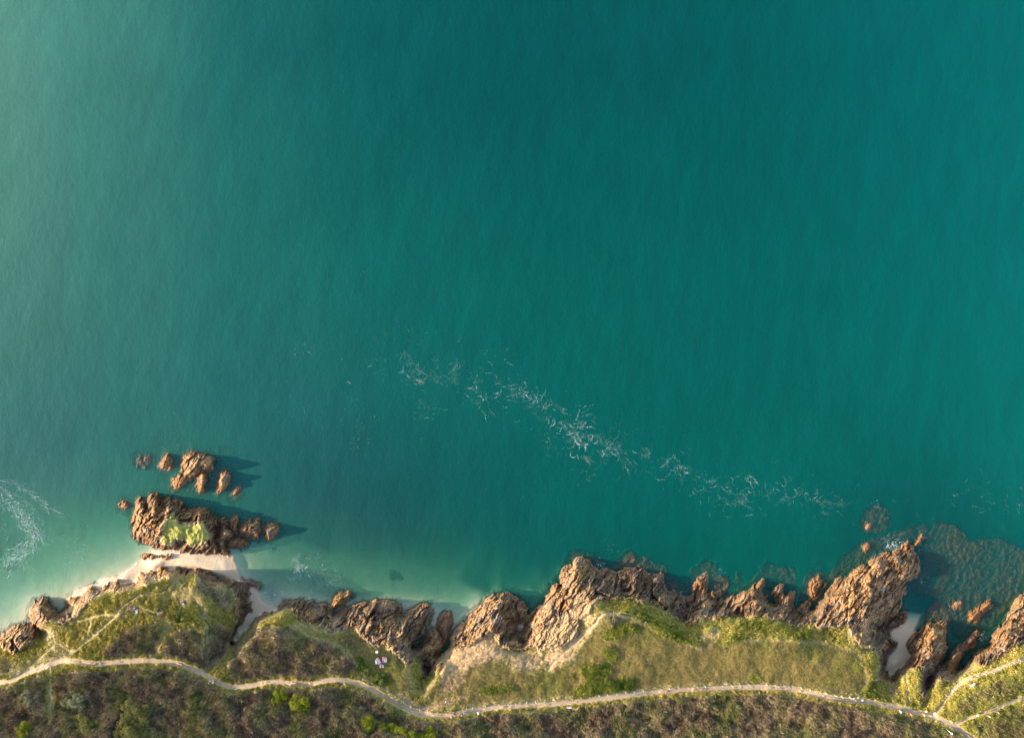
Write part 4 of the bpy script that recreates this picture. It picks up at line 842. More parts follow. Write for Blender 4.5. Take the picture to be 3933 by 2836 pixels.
def trunk_mesh(name, seed, hgt=.75, r0=.07, limbs=5):
    r = np.random.default_rng(seed); vs = []; fs = []
    def tube(p, q, ra, rb, n=6):
        p = np.array(p); q = np.array(q); ax = (q-p)/np.linalg.norm(q-p); s = np.cross(ax, (.3, .9, .2)); s /= np.linalg.norm(s); b = np.cross(ax, s); o = len(vs)
        for c, rr in ((p, ra), (q, rb)):
            for i in range(n): a = 2*math.pi*i/n; vs.append(c+s*math.cos(a)*rr+b*math.sin(a)*rr)
        for i in range(n): fs.append((o+i, o+(i+1) % n, o+n+(i+1) % n, o+n+i))
    top = np.array((r.normal(0, .03), r.normal(0, .03), hgt*.45)); tube((0, 0, -.25), top, r0, r0*.7)
    for i in range(limbs):
        a = 2*math.pi*i/limbs+r.uniform(-.4, .4); m = top+np.array((math.cos(a)*.28, math.sin(a)*.28, hgt*.28)); tube(top, m, r0*.6, r0*.38); tube(m, m+np.array((math.cos(a+.3)*.22, math.sin(a+.3)*.22, hgt*.25)), r0*.38, r0*.12)
    o = new_mesh_obj(name, np.array(vs), np.array(fs), BARK, True); me = o.data; bpy.data.objects.remove(o); return me
BARK = flat('bark', (.12, .085, .06), .9, .3, 4)
LEAF = dict(bright=leaf_material('bright_leaves', (.055, .075, .004), (.22, .215, .012)), olive=leaf_material('olive_leaves', (.045, .05, .012), (.19, .165, .04)),
            grey=leaf_material('grey_leaves', (.075, .08, .04), (.24, .23, .115)), green=leaf_material('green_leaves', (.04, .06, .012), (.15, .16, .03)), tan=leaf_material('tan_leaves', (.09, .07, .03), (.29, .225, .10)))
def with_mat(me, m, name):
    c = me.copy(); c.name = name; c.materials.clear(); c.materials.append(m); return c
base_shrub = [crown_mesh('shrub', 400+i, 900, 9+i % 4, .75, .17) for i in range(4)]
SHRUBM = {(k, i): with_mat(base_shrub[i], LEAF[k], 'shrub') for k in LEAF for i in range(4)}
def put_shrub(u, v, rpx, kind, label, group, name='shrub', sc=1.):
    g = ground_at(u, v); o = bpy.data.objects.new(name, SHRUBM[(kind, random.randrange(4))]); COL.objects.link(o)
    r = rpx*S*.95*sc; o.location = (g[0], g[1], g[2]-.15); o.scale = (r*random.uniform(.85, 1.2), r*random.uniform(.85, 1.2), r*random.uniform(.75, 1.0)); o.rotation_euler = (0, 0, random.uniform(0, 6.28))
    return tag(o, label, 'shrub', group)
def big_bush(name, spots, kind, label, group, hgt=1., leaves=3000, seed=1, leaf=.085, cat='bush'):
    """spots: (u, v, radius px) of the crown's masses; the first is the trunk"""
    g = ground_at(*spots[0][:2]); e = bpy.data.objects.new(name, None); COL.objects.link(e); e.location = g; tag(e, label, cat, group)
    r0 = spots[0][2]*S
    tr = bpy.data.objects.new('trunk', trunk_mesh('trunk', seed)); COL.objects.link(tr); tr.parent = e; tr.scale = (r0, r0, r0*1.1*hgt)
    for i, (u, v, rp) in enumerate(spots):
        q = ground_at(u, v); r = rp*S
        me = crown_mesh('crown', seed*31+i, int(leaves*(rp/spots[0][2])**1.5), 16, .85, leaf, .66, .25); me.materials.append(LEAF[kind])
        c = bpy.data.objects.new('crown', me); COL.objects.link(c); c.parent = e; c.location = (q[0]-g[0], q[1]-g[1], max(q[2]-g[2], -1)+.25*r); c.scale = (r, r, r*hgt)
    return e
def W(s): return P(s)[0]
GB = 'bright bushes below the path'
big_bush('bush', [(*W('O 1710,680'), 37), (*W('O 1660,800'), 22)], 'bright', 'left of the two vivid yellow-green round bushes just below the path', GB, .95, 3600, 3)
big_bush('bush', [(*W('O 2090,770'), 38), (*W('O 2010,860'), 22)], 'bright', 'right of the two vivid yellow-green round bushes just below the path', GB, .95, 3600, 4)
big_bush('bush', [(*W('C 1185,1420'), 31), (*W('C 1180,1500'), 20), (*W('C 1160,1470'), 22)], 'bright', 'tall vivid green bush at the left end of the hedge at the bottom edge', GB, 1.0, 3600, 5)
big_bush('hedge', [(*W('C 1380,1520'), 30), (*W('C 1290,1500'), 24), (*W('C 1460,1550'), 28), (*W('C 1540,1565'), 26), (*W('C 1610,1580'), 22)], 'bright', 'long yellow-green hedge running along the bottom edge of the picture', GB, .6, 2200, 6, .1, 'hedge')
big_bush('bush', [(*W('C 1715,1540'), 34), (*W('C 1680,1580'), 26)], 'bright', 'green bush at the right end of the hedge at the bottom edge', GB, .8, 2600, 7)
big_bush('bush', [(*W('N 310,1290'), 29), (*W('N 300,1380'), 26), (*W('N 370,1270'), 20)], 'bright', 'dense green bush near the bottom left corner', GB, 1.0, 3200, 8)
GT = 'trees in the heath below the path'
big_bush('tree', [(*W('N 1690,1040'), 44), (*W('N 1590,1150'), 40), (*W('N 1760,1160'), 44), (*W('N 1540,1010'), 26), (*W('N 1650,1290'), 44), (*W('N 1820,1060'), 30), (*W('N 1500,1340'), 30), (*W('N 1800,1330'), 34)], 'olive', 'largest dark olive spreading tree in the brown heath', GT, .8, 3000, 9, .075, 'tree')
big_bush('tree', [(*W('N 360,880'), 24), (*W('N 380,980'), 20), (*W('N 340,950'), 16), (*W('N 440,1090'), 12)], 'grey', 'narrow grey-green tree beside the faint grassy side trail', GT, .9, 2200, 10, .1, 'tree')
big_bush('tree', [(*W('N 980,930'), 32), (*W('N 860,960'), 22), (*W('N 900,860'), 18), (*W('N 1030,1000'), 22), (*W('N 920,1030'), 18)], 'grey', 'broad grey-green tree between the side trail and the dark olive tree', GT, .85, 2400, 11, .09, 'tree')
big_bush('tree', [(*W('N 1060,1200'), 34), (*W('N 950,1180'), 24), (*W('N 1190,1230'), 24), (*W('N 1080,1320'), 28), (*W('N 940,1330'), 24)], 'olive', 'low dull olive thicket under the broad grey-green tree', GT, .6, 2200, 12, .09, 'tree')
SH = {'grey': ("C 420,1480 13 500,1500 12 560,1545 12 470,1430 9 690,1500 9 P 1170,1010 19 1260,1070 13 1560,1080 17 1640,1040 12 2040,1150 15 2160,1120 10 1740,1110 9 C 1940,1560 12 Q 750,1010 14 860,1000 14 1030,1010 14 1400,1040 12 2050,1000 12 2000,850 10 2210,900 9 1330,1060 9 N 2100,980 10 2160,1060 12 2210,930 9 2120,1150 9 O 130,1090 9 300,1130 9 460,930 8 A 0,0 0", 'rounded grey-green shrub in the brown heath below the path'),
      'olive': ("C 970,1510 14 940,1560 10 60,1330 12 170,1400 10 340,1330 10 620,1560 12 E 250,1500 18 930,1550 12 700,1540 10 60,1540 12 430,1560 11 G 960,1500 15 540,1420 10 430,1470 11 120,1480 12 260,1530 12 C 800,930 15 960,1000 12 Q 1150,640 9 820,700 8 640,900 10 300,980 10 O 740,900 12 830,960 12 500,1300 12 900,1360 12", 'dark olive shrub growing in the brown heath below the path'),
      'tan': ("C 840,1340 13 870,1425 16 1110,1345 16 1030,1440 10 760,1330 9 Q 1300,820 9 1210,850 9 1800,740 9 1400,790 8 R 270,1000 11 300,1120 11 900,900 9 1240,900 9 1300,1000 9 560,900 8 C 1220,1370 9 230,1560 10 300,1480 10", 'dry tan shrub among dark scrub below the path'),
      'green': ("G 310,1300 14 Q 2080,620 13 E 1290,1520 13 T 1120,600 12 1250,690 13 1400,850 15 1150,900 13 1000,950 12 1550,470 11 1700,600 14 1850,450 12 2000,560 11 2150,380 11 1500,690 11 1330,1040 11 1300,520 9 1950,700 10 860,1100 11 1250,1350 18 1500,1200 14 1800,1140 14 2000,1350 16 2200,1200 16 1700,1450 14 2080,1040 12 1130,1280 11 1900,1500 14 2150,1480 15 C 600,950 13 90,820 10 150,830 8", 'leafy green shrub on the slope beside the path')}
for kind, (s, lb) in SH.items():
    toks = s.split(); ox, oy, k = CROPS['U']; i = 0
    while i < len(toks):
        if toks[i] in CROPS: ox, oy, k = CROPS[toks[i]]; i += 1; continue
        a, b = toks[i].split(','); r = float(toks[i+1]); i += 2
        if r > 0: put_shrub(ox+float(a)/k, oy+float(b)/k, r, kind, lb, {'grey': 'grey-green shrubs in the heath', 'olive': 'dark olive shrubs in the heath', 'tan': 'dry tan shrubs in the heath', 'green': 'green shrubs beside the path'}[kind])
cand = np.where(inframe & (scrub > .7) & (dpath > 22) & (V > 2640))[0]
for kind, n in (('grey', 38), ('olive', 48), ('tan', 44)):
    for p in rng.choice(cand, n): put_shrub(U[p], V[p], rng.uniform(6, 12), kind, SH[kind][1], {'grey': 'grey-green shrubs in the heath', 'olive': 'dark olive shrubs in the heath', 'tan': 'dry tan shrubs in the heath'}[kind])
# three round bushes on the lawn by the picnic
for u_, v_, r_, lb in ((*W('C 1100,905'), 14, 'smallest of the three round bushes on the picnic lawn'), (*W('C 1135,1000'), 24, 'pointed green bush between the small bush and the largest one on the picnic lawn'), (*W('C 1275,1070'), 27, 'largest round bush on the picnic lawn near the path')):
    put_shrub(u_, v_, r_, 'green', lb, 'bushes on the picnic lawn', 'bush')
put_shrub(*W('D 1470,790'), 20, 'tan', 'rounded heathery bush at the bend of the clifftop trail', None, 'bush', 1.5)
print('plants', time.time()-T0)
# ---------------------------------------------------------------- people and small things
def boxes_mesh(name, parts, mat, parent=None, bevel=.012):
    """several bevelled boxes (cx, cy, cz, sx, sy, sz, rot x) joined into one mesh"""
    import bmesh
    from mathutils import Matrix
    bm = bmesh.new()
    for (cx, cy, cz, sx_, sy_, sz_, *rx_) in parts:
        r = bmesh.ops.create_cube(bm, size=1); mtx = Matrix.Translation((cx, cy, cz)) @ Matrix.Rotation(rx_[0] if rx_ else 0, 4, 'X') @ Matrix.Diagonal((sx_, sy_, sz_, 1))
        bmesh.ops.transform(bm, matrix=mtx, verts=r['verts'])
    bmesh.ops.bevel(bm, geom=list(bm.edges), offset=bevel, segments=2, affect='EDGES')
    me = bpy.data.meshes.new(name); bm.to_mesh(me); bm.free(); me.materials.append(mat)
    o = bpy.data.objects.new(name, me); COL.objects.link(o)
    if parent: o.parent = parent
    return o
def skinned(name, verts, edges, radii, root=0, sub=1):
    me = bpy.data.meshes.new(name); me.from_pydata(verts, edges, []); o = bpy.data.objects.new(name, me); COL.objects.link(o)
    md = o.modifiers.new('skin', 'SKIN'); me.skin_vertices  # layer made by the modifier
    sv_ = me.skin_vertices[0].data
    for i, r in enumerate(radii): sv_[i].radius = (r, r) if not hasattr(r, '__len__') else r
    sv_[root].use_root = True
    s = o.modifiers.new('sub', 'SUBSURF'); s.levels = sub; s.render_levels = sub
    dg = bpy.context.evaluated_depsgraph_get(); ev = bpy.data.meshes.new_from_object(o.evaluated_get(dg)); ev.name = name
    bpy.data.objects.remove(o); 
    for p in ev.polygons: p.use_smooth = True
    return ev
def pose_joints(pose):
    """joint name -> position, person faces +Y, metres"""
    J = {}
    if pose in ('walk', 'stand'):
        st = .26 if pose == 'walk' else .04
        J.update(pel=(0, 0, .93), chest=(0, .03, 1.27), neck=(0, .03, 1.47), head0=(0, .05, 1.56), head1=(0, .05, 1.70))
        for s, d in ((-1, 1), (1, -1)):
            J.update({f'hip{s}': (.10*s, 0, .88), f'knee{s}': (.11*s, st*.55*d+.05, .49), f'ank{s}': (.11*s, st*d-(.05 if d < 0 else 0), .09 if d > 0 else .12), f'toe{s}': (.12*s, st*d+.14, .04),
                      f'sho{s}': (.19*s, .02, 1.42), f'elb{s}': (.25*s, -st*.5*d, 1.14), f'wri{s}': (.25*s, -st*.9*d+.10, .92)})
    elif pose == 'sit':
        J.update(pel=(0, 0, .12), chest=(0, -.06, .45), neck=(0, -.05, .65), head0=(0, 0, .73), head1=(0, .02, .87))
        for s in (-1, 1):
            J.update({f'hip{s}': (.11*s, .05, .11), f'knee{s}': (.15*s, .42, .34), f'ank{s}': (.13*s, .72, .09), f'toe{s}': (.14*s, .88, .07), f'sho{s}': (.19*s, -.06, .60), f'elb{s}': (.27*s, .10, .38), f'wri{s}': (.17*s, .34, .36)})
    else:   # lying on the back
        J.update(pel=(0, 0, .14), chest=(0, -.36, .16), neck=(0, -.57, .16), head0=(0, -.66, .17), head1=(0, -.80, .18))
        for s in (-1, 1):
            J.update({f'hip{s}': (.11*s, .06, .13), f'knee{s}': (.13*s, .46, .26 if s > 0 else .13), f'ank{s}': (.13*s, .84, .10), f'toe{s}': (.16*s, .90, .20), f'sho{s}': (.19*s, -.50, .14), f'elb{s}': (.34*s, -.28, .09), f'wri{s}': (.30*s, -.02, .08)})
    return J
def make_pose(pose):
    J = pose_joints(pose); R_ = dict(pel=.125, chest=.125, neck=.055, head0=.085, head1=.10)
    for s in (-1, 1): R_.update({f'hip{s}': .088, f'knee{s}': .056, f'ank{s}': .04, f'toe{s}': .035, f'sho{s}': .06, f'elb{s}': .042, f'wri{s}': .03})
    bone = [('pel', 'chest'), ('chest', 'neck'), ('neck', 'head0'), ('head0', 'head1')]
    for s in (-1, 1): bone += [('pel', f'hip{s}'), (f'hip{s}', f'knee{s}'), (f'knee{s}', f'ank{s}'), (f'ank{s}', f'toe{s}'), ('chest', f'sho{s}'), (f'sho{s}', f'elb{s}'), (f'elb{s}', f'wri{s}')]
    def build(name, bones, grow, cut=None):
        names = []; 
        for a, b in bones:
            for x in (a, b):
                if x not in names: names.append(x)
        vs = [J[n] for n in names]; ed = [(names.index(a), names.index(b)) for a, b in bones]; rd = [R_[n]*grow for n in names]
        if name == 'body':                                               # five fingers on each hand and a nose
            for s in (-1, 1):
                w = np.array(J[f'wri{s}']); e = np.array(J[f'elb{s}']); d = (w-e)/np.linalg.norm(w-e); side = np.cross(d, (0, 0, 1.)) if abs(d[2]) < .9 else np.array((0, 1., 0)); side = side/(np.linalg.norm(side)+1e-6)
                wi = names.index(f'wri{s}'); pi = len(vs); vs.append(tuple(w+d*.075)); rd.append(.03); ed.append((wi, pi))
                for f in range(5):
                    off = (f-2)*.02; ln = (.055, .075, .082, .076, .06)[f]; b0 = w+d*(.05 if f == 0 else .10)+side*off; i0 = len(vs)
                    vs += [tuple(b0), tuple(b0+d*ln+side*off*.6)]; rd += [.011, .008]; ed += [(pi, i0), (i0, i0+1)]
            hd = np.array(J['head1']); i0 = len(vs); fwd = np.array((0, .11, -.04)) if pose != 'lie' else np.array((0, .04, .11)); vs.append(tuple(hd+fwd)); rd.append(.014); ed.append((names.index('head1'), i0))
        return skinned(name, vs, ed, rd, 0)
    body = build('body', bone, 1.0)
    arms = [b for b in bone if b[0] in ('pel', 'chest', 'sho-1', 'sho1') and 'hip' not in b[1]]
    top = build('top', [b for b in arms if b != ('chest', 'neck')], 1.14)
    legs = build('trousers', [b for b in bone if b[0] in ('hip-1', 'hip1', 'knee-1', 'knee1') or 'hip' in b[1]], 1.16)
    a = np.array(J['head0']); b = np.array(J['head1']); back = np.array((0, -.022, .012)) if pose != 'lie' else np.array((0, -.02, -.012))
    hair = skinned('hair', [tuple(a*.55+b*.45+back), tuple(b+back+(b-a)*.15)], [(0, 1)], [.088, .103], 0)
    return dict(body=body, top=top, trousers=legs, hair=hair)
POSES = {p: make_pose(p) for p in ('walk', 'stand', 'sit', 'lie')}
CLOTH = {}
def cloth(c):
    if c not in CLOTH: CLOTH[c] = flat('cloth', c, .85, .12, 9)
    return CLOTH[c]
SKIN = flat('skin', (.48, .29, .20), .6, .08, 8)
def person(uv, pose, face, top, trous, hair, label, group):
    """face: heading in degrees, 0 = up the picture, 90 = right"""
    g = ground_at(*uv); e = bpy.data.objects.new('person', None); COL.objects.link(e); e.location = (g[0], g[1], g[2]-.02); e.rotation_euler = (0, 0, -math.radians(face)); tag(e, label, 'person', group)
    for k, c in (('body', None), ('top', top), ('trousers', trous), ('hair', hair)):
        me = POSES[pose][k].copy(); me.name = k; me.materials.clear(); me.materials.append(SKIN if c is None else cloth(c)); o = bpy.data.objects.new(k, me); COL.objects.link(o); o.parent = e
    return e
WHT, LBL, NAV, RED, PNK, MAG, GRY, BLK, GRN, TAN, MAR, CRM = (.8, .8, .8), (.35, .55, .78), (.03, .04, .10), (.75, .12, .09), (.80, .25, .35), (.45, .04, .38), (.35, .35, .36), (.03, .03, .035), (.25, .50, .22), (.5, .33, .2), (.26, .05, .09), (.7, .6, .4)
HB, HD, HG, HF = (.06, .035, .02), (.02, .016, .014), (.5, .5, .48), (.42, .30, .15)
GW, GP, GH = 'walkers on the coast path', 'picnic party on the clifftop lawn', 'people on the grassy headland'
person(W('X 400,1275'), 'sit', 20, GRY, BLK, HG, 'person in grey sitting on the trampled turf above the western rocks', GH)
person(W('X 442,1382'), 'sit', 30, WHT, LBL, HF, 'person in white top sitting behind the one in grey', GH)
person(W('W 420,665'), 'sit', 340, MAR, NAV, HD, 'person in maroon sitting beside someone in light blue', GH)
person(W('W 512,668'), 'sit', 0, LBL, GRY, HF, 'person in light blue sitting beside someone in maroon', GH)
person(W('W 575,792'), 'sit', 0, (.2, .5, .75), WHT, HB, 'person in bright blue top sitting just below the maroon and light blue pair', GH)
person(W('W 1950,525'), 'sit', 330, LBL, NAV, HD, 'person in pale blue sitting alone on the green headland clearing', GH)
person(W('W 1885,505'), 'sit', 20, (.4, .08, .08), GRY, HB, 'person in dark red sitting close beside the one in pale blue', GH)
person(W('W 1335,765'), 'walk', 225, RED, GRY, HB, 'person in coral red walking on the narrow headland trail', GH)
person(W('W 1220,725'), 'walk', 225, NAV, BLK, HD, 'person in dark navy walking ahead of the coral red one', GH)
person(W('W 1175,1005'), 'walk', 135, (.10, .04, .12), BLK, HF, 'person in dark purple with pale hair at the trail junction', GH)
person(W('O 515,440'), 'walk', 300, BLK, GRY, HG, 'person in black walking left on the path bend', GW)
person(W('O 575,442'), 'walk', 300, (.45, .5, .6), NAV, HB, 'person in pale grey-blue following the one in black', GW)
person(W('O 1893,498'), 'walk', 270, (.25, .22, .2), WHT, HD, 'person in dark top walking alone above the two bright bushes', GW)
person(W('P 765,858'), 'walk', 90, PNK, GRY, HB, 'person in pink top on the lower edge of the path', GW)
person(W('P 955,785'), 'walk', 270, BLK, TAN, HD, 'person in black jacket and tan trousers in the group on the path', GW)
person(W('P 985,808'), 'walk', 270, GRY, BLK, HF, 'person in grey top nearest the grass in the group on the path', GW)
person(W('P 1035,752'), 'walk', 270, (.15, .16, .2), GRY, HB, 'person in charcoal top at the back of the group on the path', GW)
person(W('P 1348,775'), 'walk', 90, WHT, LBL, HF, 'person in white walking right beside the heath', GW)
person(W('R 1425,735'), 'walk', 270, WHT, (.6, .55, .7), HG, 'person in white and lilac on the brown path above the gully', GW)
person(W('R 1645,790'), 'walk', 90, RED, (.5, .1, .06), HB, 'person all in orange red on the eastern path', GW)
person(W('R 1935,808'), 'walk', 270, TAN, (.3, .12, .07), HB, 'person in tan top and rust trousers on the eastern path', GW)
person(W('T 1640,992'), 'walk', 240, (.55, .12, .10), NAV, HF, 'person with fair hair and red top on the far right path', GW)
person(W('T 1455,1085'), 'walk', 240, GRN, NAV, HB, 'person in green top on the far right path', GW)
# picnic
person(W('V 740,990'), 'lie', 180, (.75, .2, .2), LBL, HB, 'person in red top and pale blue trousers lying on the cream blanket', GP)
person(W('V 655,1080'), 'sit', 60, WHT, CRM, HF, 'person in white sitting at the corner of the cream blanket', GP)
person(W('V 860,1120'), 'sit', 330, NAV, WHT, HD, 'person in navy and white sitting off the cream blanket edge', GP)
person(W('V 1015,960'), 'lie', 0, MAG, PNK, HB, 'person in magenta lying on the pink blanket', GP)
person(W('V 1150,975'), 'sit', 0, CRM, GRY, HB, 'person in cream top sitting beside the pink blanket', GP)
person(W('V 930,1250'), 'sit', 60, NAV, NAV, HD, 'person in dark navy sitting on the round pink towel', GP)
person(W('V 1035,1262'), 'sit', 270, LBL, GRY, HF, 'person in pale blue sitting right of the pink towel', GP)
def blanket(name, poly, col, label):
    q = P(poly); c = q.mean(0); n = 14; vs = []; fs = []
    for r in range(1, n+1):
        for a in q_ring(q, 48): vs.append(c+(a-c)*r/n)
    vs = [tuple(c)]+[tuple(v) for v in vs]; out = []
    for (u, v) in vs:
        g = ground_at(u, v); x, y = world(u, v, g[2]); out.append((x, y, g[2]+.05+.02*math.sin(u*1.9)*math.cos(v*2.3)))
    m = 48
    tri = [(0, 1+i, 1+(i+1) % m, 1+(i+1) % m) for i in range(m)]
    qd = [(1+r*m+i, 1+(r+1)*m+i, 1+(r+1)*m+(i+1) % m, 1+r*m+(i+1) % m) for r in range(n-1) for i in range(m)]
    me = bpy.data.meshes.new(name); me.from_pydata(out, [], [f[:3] for f in tri]+qd); me.materials.append(cloth(col)); o = bpy.data.objects.new(name, me); COL.objects.link(o)
    s = o.modifiers.new('thick', 'SOLIDIFY'); s.thickness = .02
    return tag(o, label, 'blanket', 'picnic blankets')
def q_ring(q, n):
    d = np.concatenate([[0], np.cumsum(np.hypot(*np.diff(np.vstack([q, q[:1]]), axis=0).T))]); t = np.linspace(0, d[-1], n, endpoint=False); qq = np.vstack([q, q[:1]])
    return np.stack([np.interp(t, d, qq[:, 0]), np.interp(t, d, qq[:, 1])], 1)
blanket('blanket', 'V 555,1040 660,840 760,900 850,965 830,1080 775,1205 690,1150', (.74, .62, .42), 'cream picnic blanket on the lawn')
blanket('blanket', 'V 950,900 985,780 1075,800 1090,960 1075,1080 990,1110 960,1020', (.82, .22, .28), 'long pink-red picnic blanket on the lawn')
blanket('blanket', 'V 1090,960 1105,850 1210,820 1220,1000 1195,1110 1095,1080', (.72, .60, .36), 'pale straw blanket right next to the pink-red one')
blanket('towel', 'V 810,1330 850,1230 900,1180 960,1200 960,1330 900,1400 840,1395', (.85, .33, .38), 'round pink towel below the other picnic blankets')
WOODP = flat('weathered_wood', (.50, .46, .38), .8, .2, 5); WOODW = flat('pale_post_wood', (.50, .46, .40), .8, .15, 9); WIRE = flat('fence_wire', (.3, .3, .3), .5, .1, 4)
def bench(uv, rot, mat, label, L=1.5, back=True):
    g = ground_at(*uv); e = bpy.data.objects.new('bench', None); COL.objects.link(e); e.location = (g[0], g[1], g[2]-.03); e.rotation_euler = (0, 0, rot); tag(e, label, 'bench', 'benches on the cliff top')
    boxes_mesh('seat', [(0, -.16+.16*i, .45, L, .14, .04) for i in range(3)], mat, e)
    if back: boxes_mesh('backrest', [(0, .27+.02*i, .60+.17*i, L, .03, .13) for i in range(2)], mat, e)
    for s in (-1, 1): boxes_mesh('leg', [(s*(L/2-.12), -.14, .22, .07, .07, .44), (s*(L/2-.12), .22, .42 if back else .22, .07, .07, .86 if back else .44), (s*(L/2-.12), .03, .40, .06, .40, .05)], mat, e)
    return e
bench(W('Q 838,541'), math.radians(2), WOODP, 'grey-green wooden bench on the lower side of the path with its back to the heath', 1.25)
bench(W('T 1127,435'), math.radians(24), flat('bench_pale', (.70, .56, .47), .8, .15, 5), 'pale pinkish bench facing the sea beside the upper right path', 1.25)
bench(W('V 680,491'), 0, flat('bench_cream', (.8, .72, .55), .8, .1, 5), 'small cream plank seat alone on the lawn above the picnic', .6, False)
def post_mesh(hh, r):
    import bmesh
    bm = bmesh.new(); bmesh.ops.create_cone(bm, cap_ends=True, segments=10, radius1=r, radius2=r*.92, depth=hh)
    bmesh.ops.bevel(bm, geom=[e for e in bm.edges if all(v.co.z > 0 for v in e.verts)], offset=r*.25, segments=2, affect='EDGES')
    me = bpy.data.meshes.new('post'); bm.to_mesh(me); bm.free(); me.materials.append(WOODW); return me
POST = post_mesh(1.3, .055)
def fence(label, spots, wires=(.55, .95)):
    q = P(spots); pts = [ground_at(*a) for a in q]; e = bpy.data.objects.new('fence', None); COL.objects.link(e); e.location = pts[0]; tag(e, label, 'fence')
    for p in pts:
        o = bpy.data.objects.new('post', POST); COL.objects.link(o); o.parent = e; o.location = tuple(p-pts[0]+np.array((0, 0, .50))); o.rotation_euler = (random.uniform(-.07, .07), random.uniform(-.07, .07), random.uniform(0, 6))
    for z_ in wires:
        cu_ = bpy.data.curves.new('wire', 'CURVE'); cu_.dimensions = '3D'; cu_.bevel_depth = .008; sp = cu_.splines.new('POLY'); sp.points.add(len(pts)-1)
        for i, p in enumerate(pts): sp.points[i].co = (*(p-pts[0]+np.array((0, 0, z_))), 1)
        cu_.materials.append(WIRE); o = bpy.data.objects.new('wire', cu_); COL.objects.link(o); me = bpy.data.meshes.new_from_object(o.evaluated_get(bpy.context.evaluated_depsgraph_get())); me.name = 'wire'; bpy.data.objects.remove(o); o = bpy.data.objects.new('wire', me); COL.objects.link(o); o.parent = e
    return e
fence('long post and wire fence along the seaward side of the path', "C 1130,1072 1205,1105 1270,1140 1340,1178 1405,1220 1480,1272 1545,1310 1620,1343 1690,1362 P 455,812 650,800 795,782 950,735 1085,700 1225,668 1360,650 1500,640 1640,630 1800,615 2000,605 2160,595 Q 105,452 265,440 420,428 580,408 732,396 893,386 1047,370 1198,353 1355,330 1512,315 1665,297 1820,272 1970,254 2127,238 E 5,1400 85,1390 160,1384 240,1379 320,1374 400,1368 470,1365 545,1362 620,1358 700,1355 775,1352 848,1350 928,1350 1005,1350 1080,1352 1152,1352 1225,1358 1300,1372 1375,1386 1450,1403 1520,1422 1600,1443 1660,1460 1735,1466")
fence('short post fence curving along the upper right path', "T 560,660 690,550 825,460 945,370 1095,295 1245,230 1400,192 1560,155 1705,85 1845,15 2000,-60 2140,-120 2268,-170")
e = bpy.data.objects.new('signpost', None); COL.objects.link(e); g = ground_at(*W('T 585,1412')); e.location = g; tag(e, 'white signpost with a round head in the grass below the eastern path', 'signpost')
WPNT = flat('white_paint', (.82, .82, .80), .5, .04, 6)
o = bpy.data.objects.new('pole', post_mesh(2.2, .05)); COL.objects.link(o); o.parent = e; o.location = (0, 0, 1.0); o.data.materials[0] = WPNT
hm = skinned('head', [(0, 0, 2.15), (.0, 0, 2.45)], [(0, 1)], [.26, .30]); hm.materials.append(WPNT); o = bpy.data.objects.new('head', hm); COL.objects.link(o); o.parent = e
def stone(uv, r, col, label, seed):
    import bmesh
    bm = bmesh.new(); bmesh.ops.create_icosphere(bm, subdivisions=3, radius=1); rr = np.random.default_rng(seed); ph = rr.uniform(0, 6, 9)
    for v in bm.verts:
        d = v.co.copy(); k = 1+.22*math.sin(d.x*3+ph[0])*math.cos(d.y*2.6+ph[1])+.14*math.sin(d.z*5+ph[2]+d.x*4)+.07*math.sin(d.y*9+ph[3]); v.co = d*k*r; v.co.z *= .6
    me = bpy.data.meshes.new('stone'); bm.to_mesh(me); bm.free(); me.materials.append(flat('stone', col, .9, .25, 5)); 
    for p in me.polygons: p.use_smooth = True
    o = bpy.data.objects.new('stone', me); COL.objects.link(o); g = ground_at(*uv); o.location = (g[0], g[1], g[2]+r*.2); o.rotation_euler = (0, 0, ph[4]); return tag(o, label, 'stone', 'pale stones beside the path')
ST = (.66, .62, .55)
for i, (s, r, lb) in enumerate((('R 2215,825', .38, 'large cream stone at the fork of the eastern paths'), ('R 450,490', .24, 'white stone on the path edge left of the gully head, nearest its middle'), ('R 545,460', .26, 'white stone on the grass edge just right of the path-edge stone'), ('R 630,530', .24, 'elongated pale stone lying in the path before the gully'),
     ('R 25,415', .2, 'westernmost small white stone beside the eastern field corner'), ('R 185,440', .18, 'second small white stone from the field corner'), ('R 365,465', .18, 'small white stone just left of the path-edge stone'), ('R 2030,765', .22, 'small white stone on the grass right above the tan walker'), ('T 1268,1112', .26, 'white stone on the lower edge of the far right path'), ('P 635,558', .16, 'tiny white stone on the bare earth above the path junction'), ('P 795,785', .2, 'pale stone on the path edge behind the pink walker'), ('K 318,716', .22, 'single white stone at the grass edge above the bay'), ('R 935,85', .2, 'white stone at the top of the sloping gully track'),)):
    if lb: stone(W(s), r, ST, lb, 900+i)
dg_ = ground_at(*W('P 830,805'))
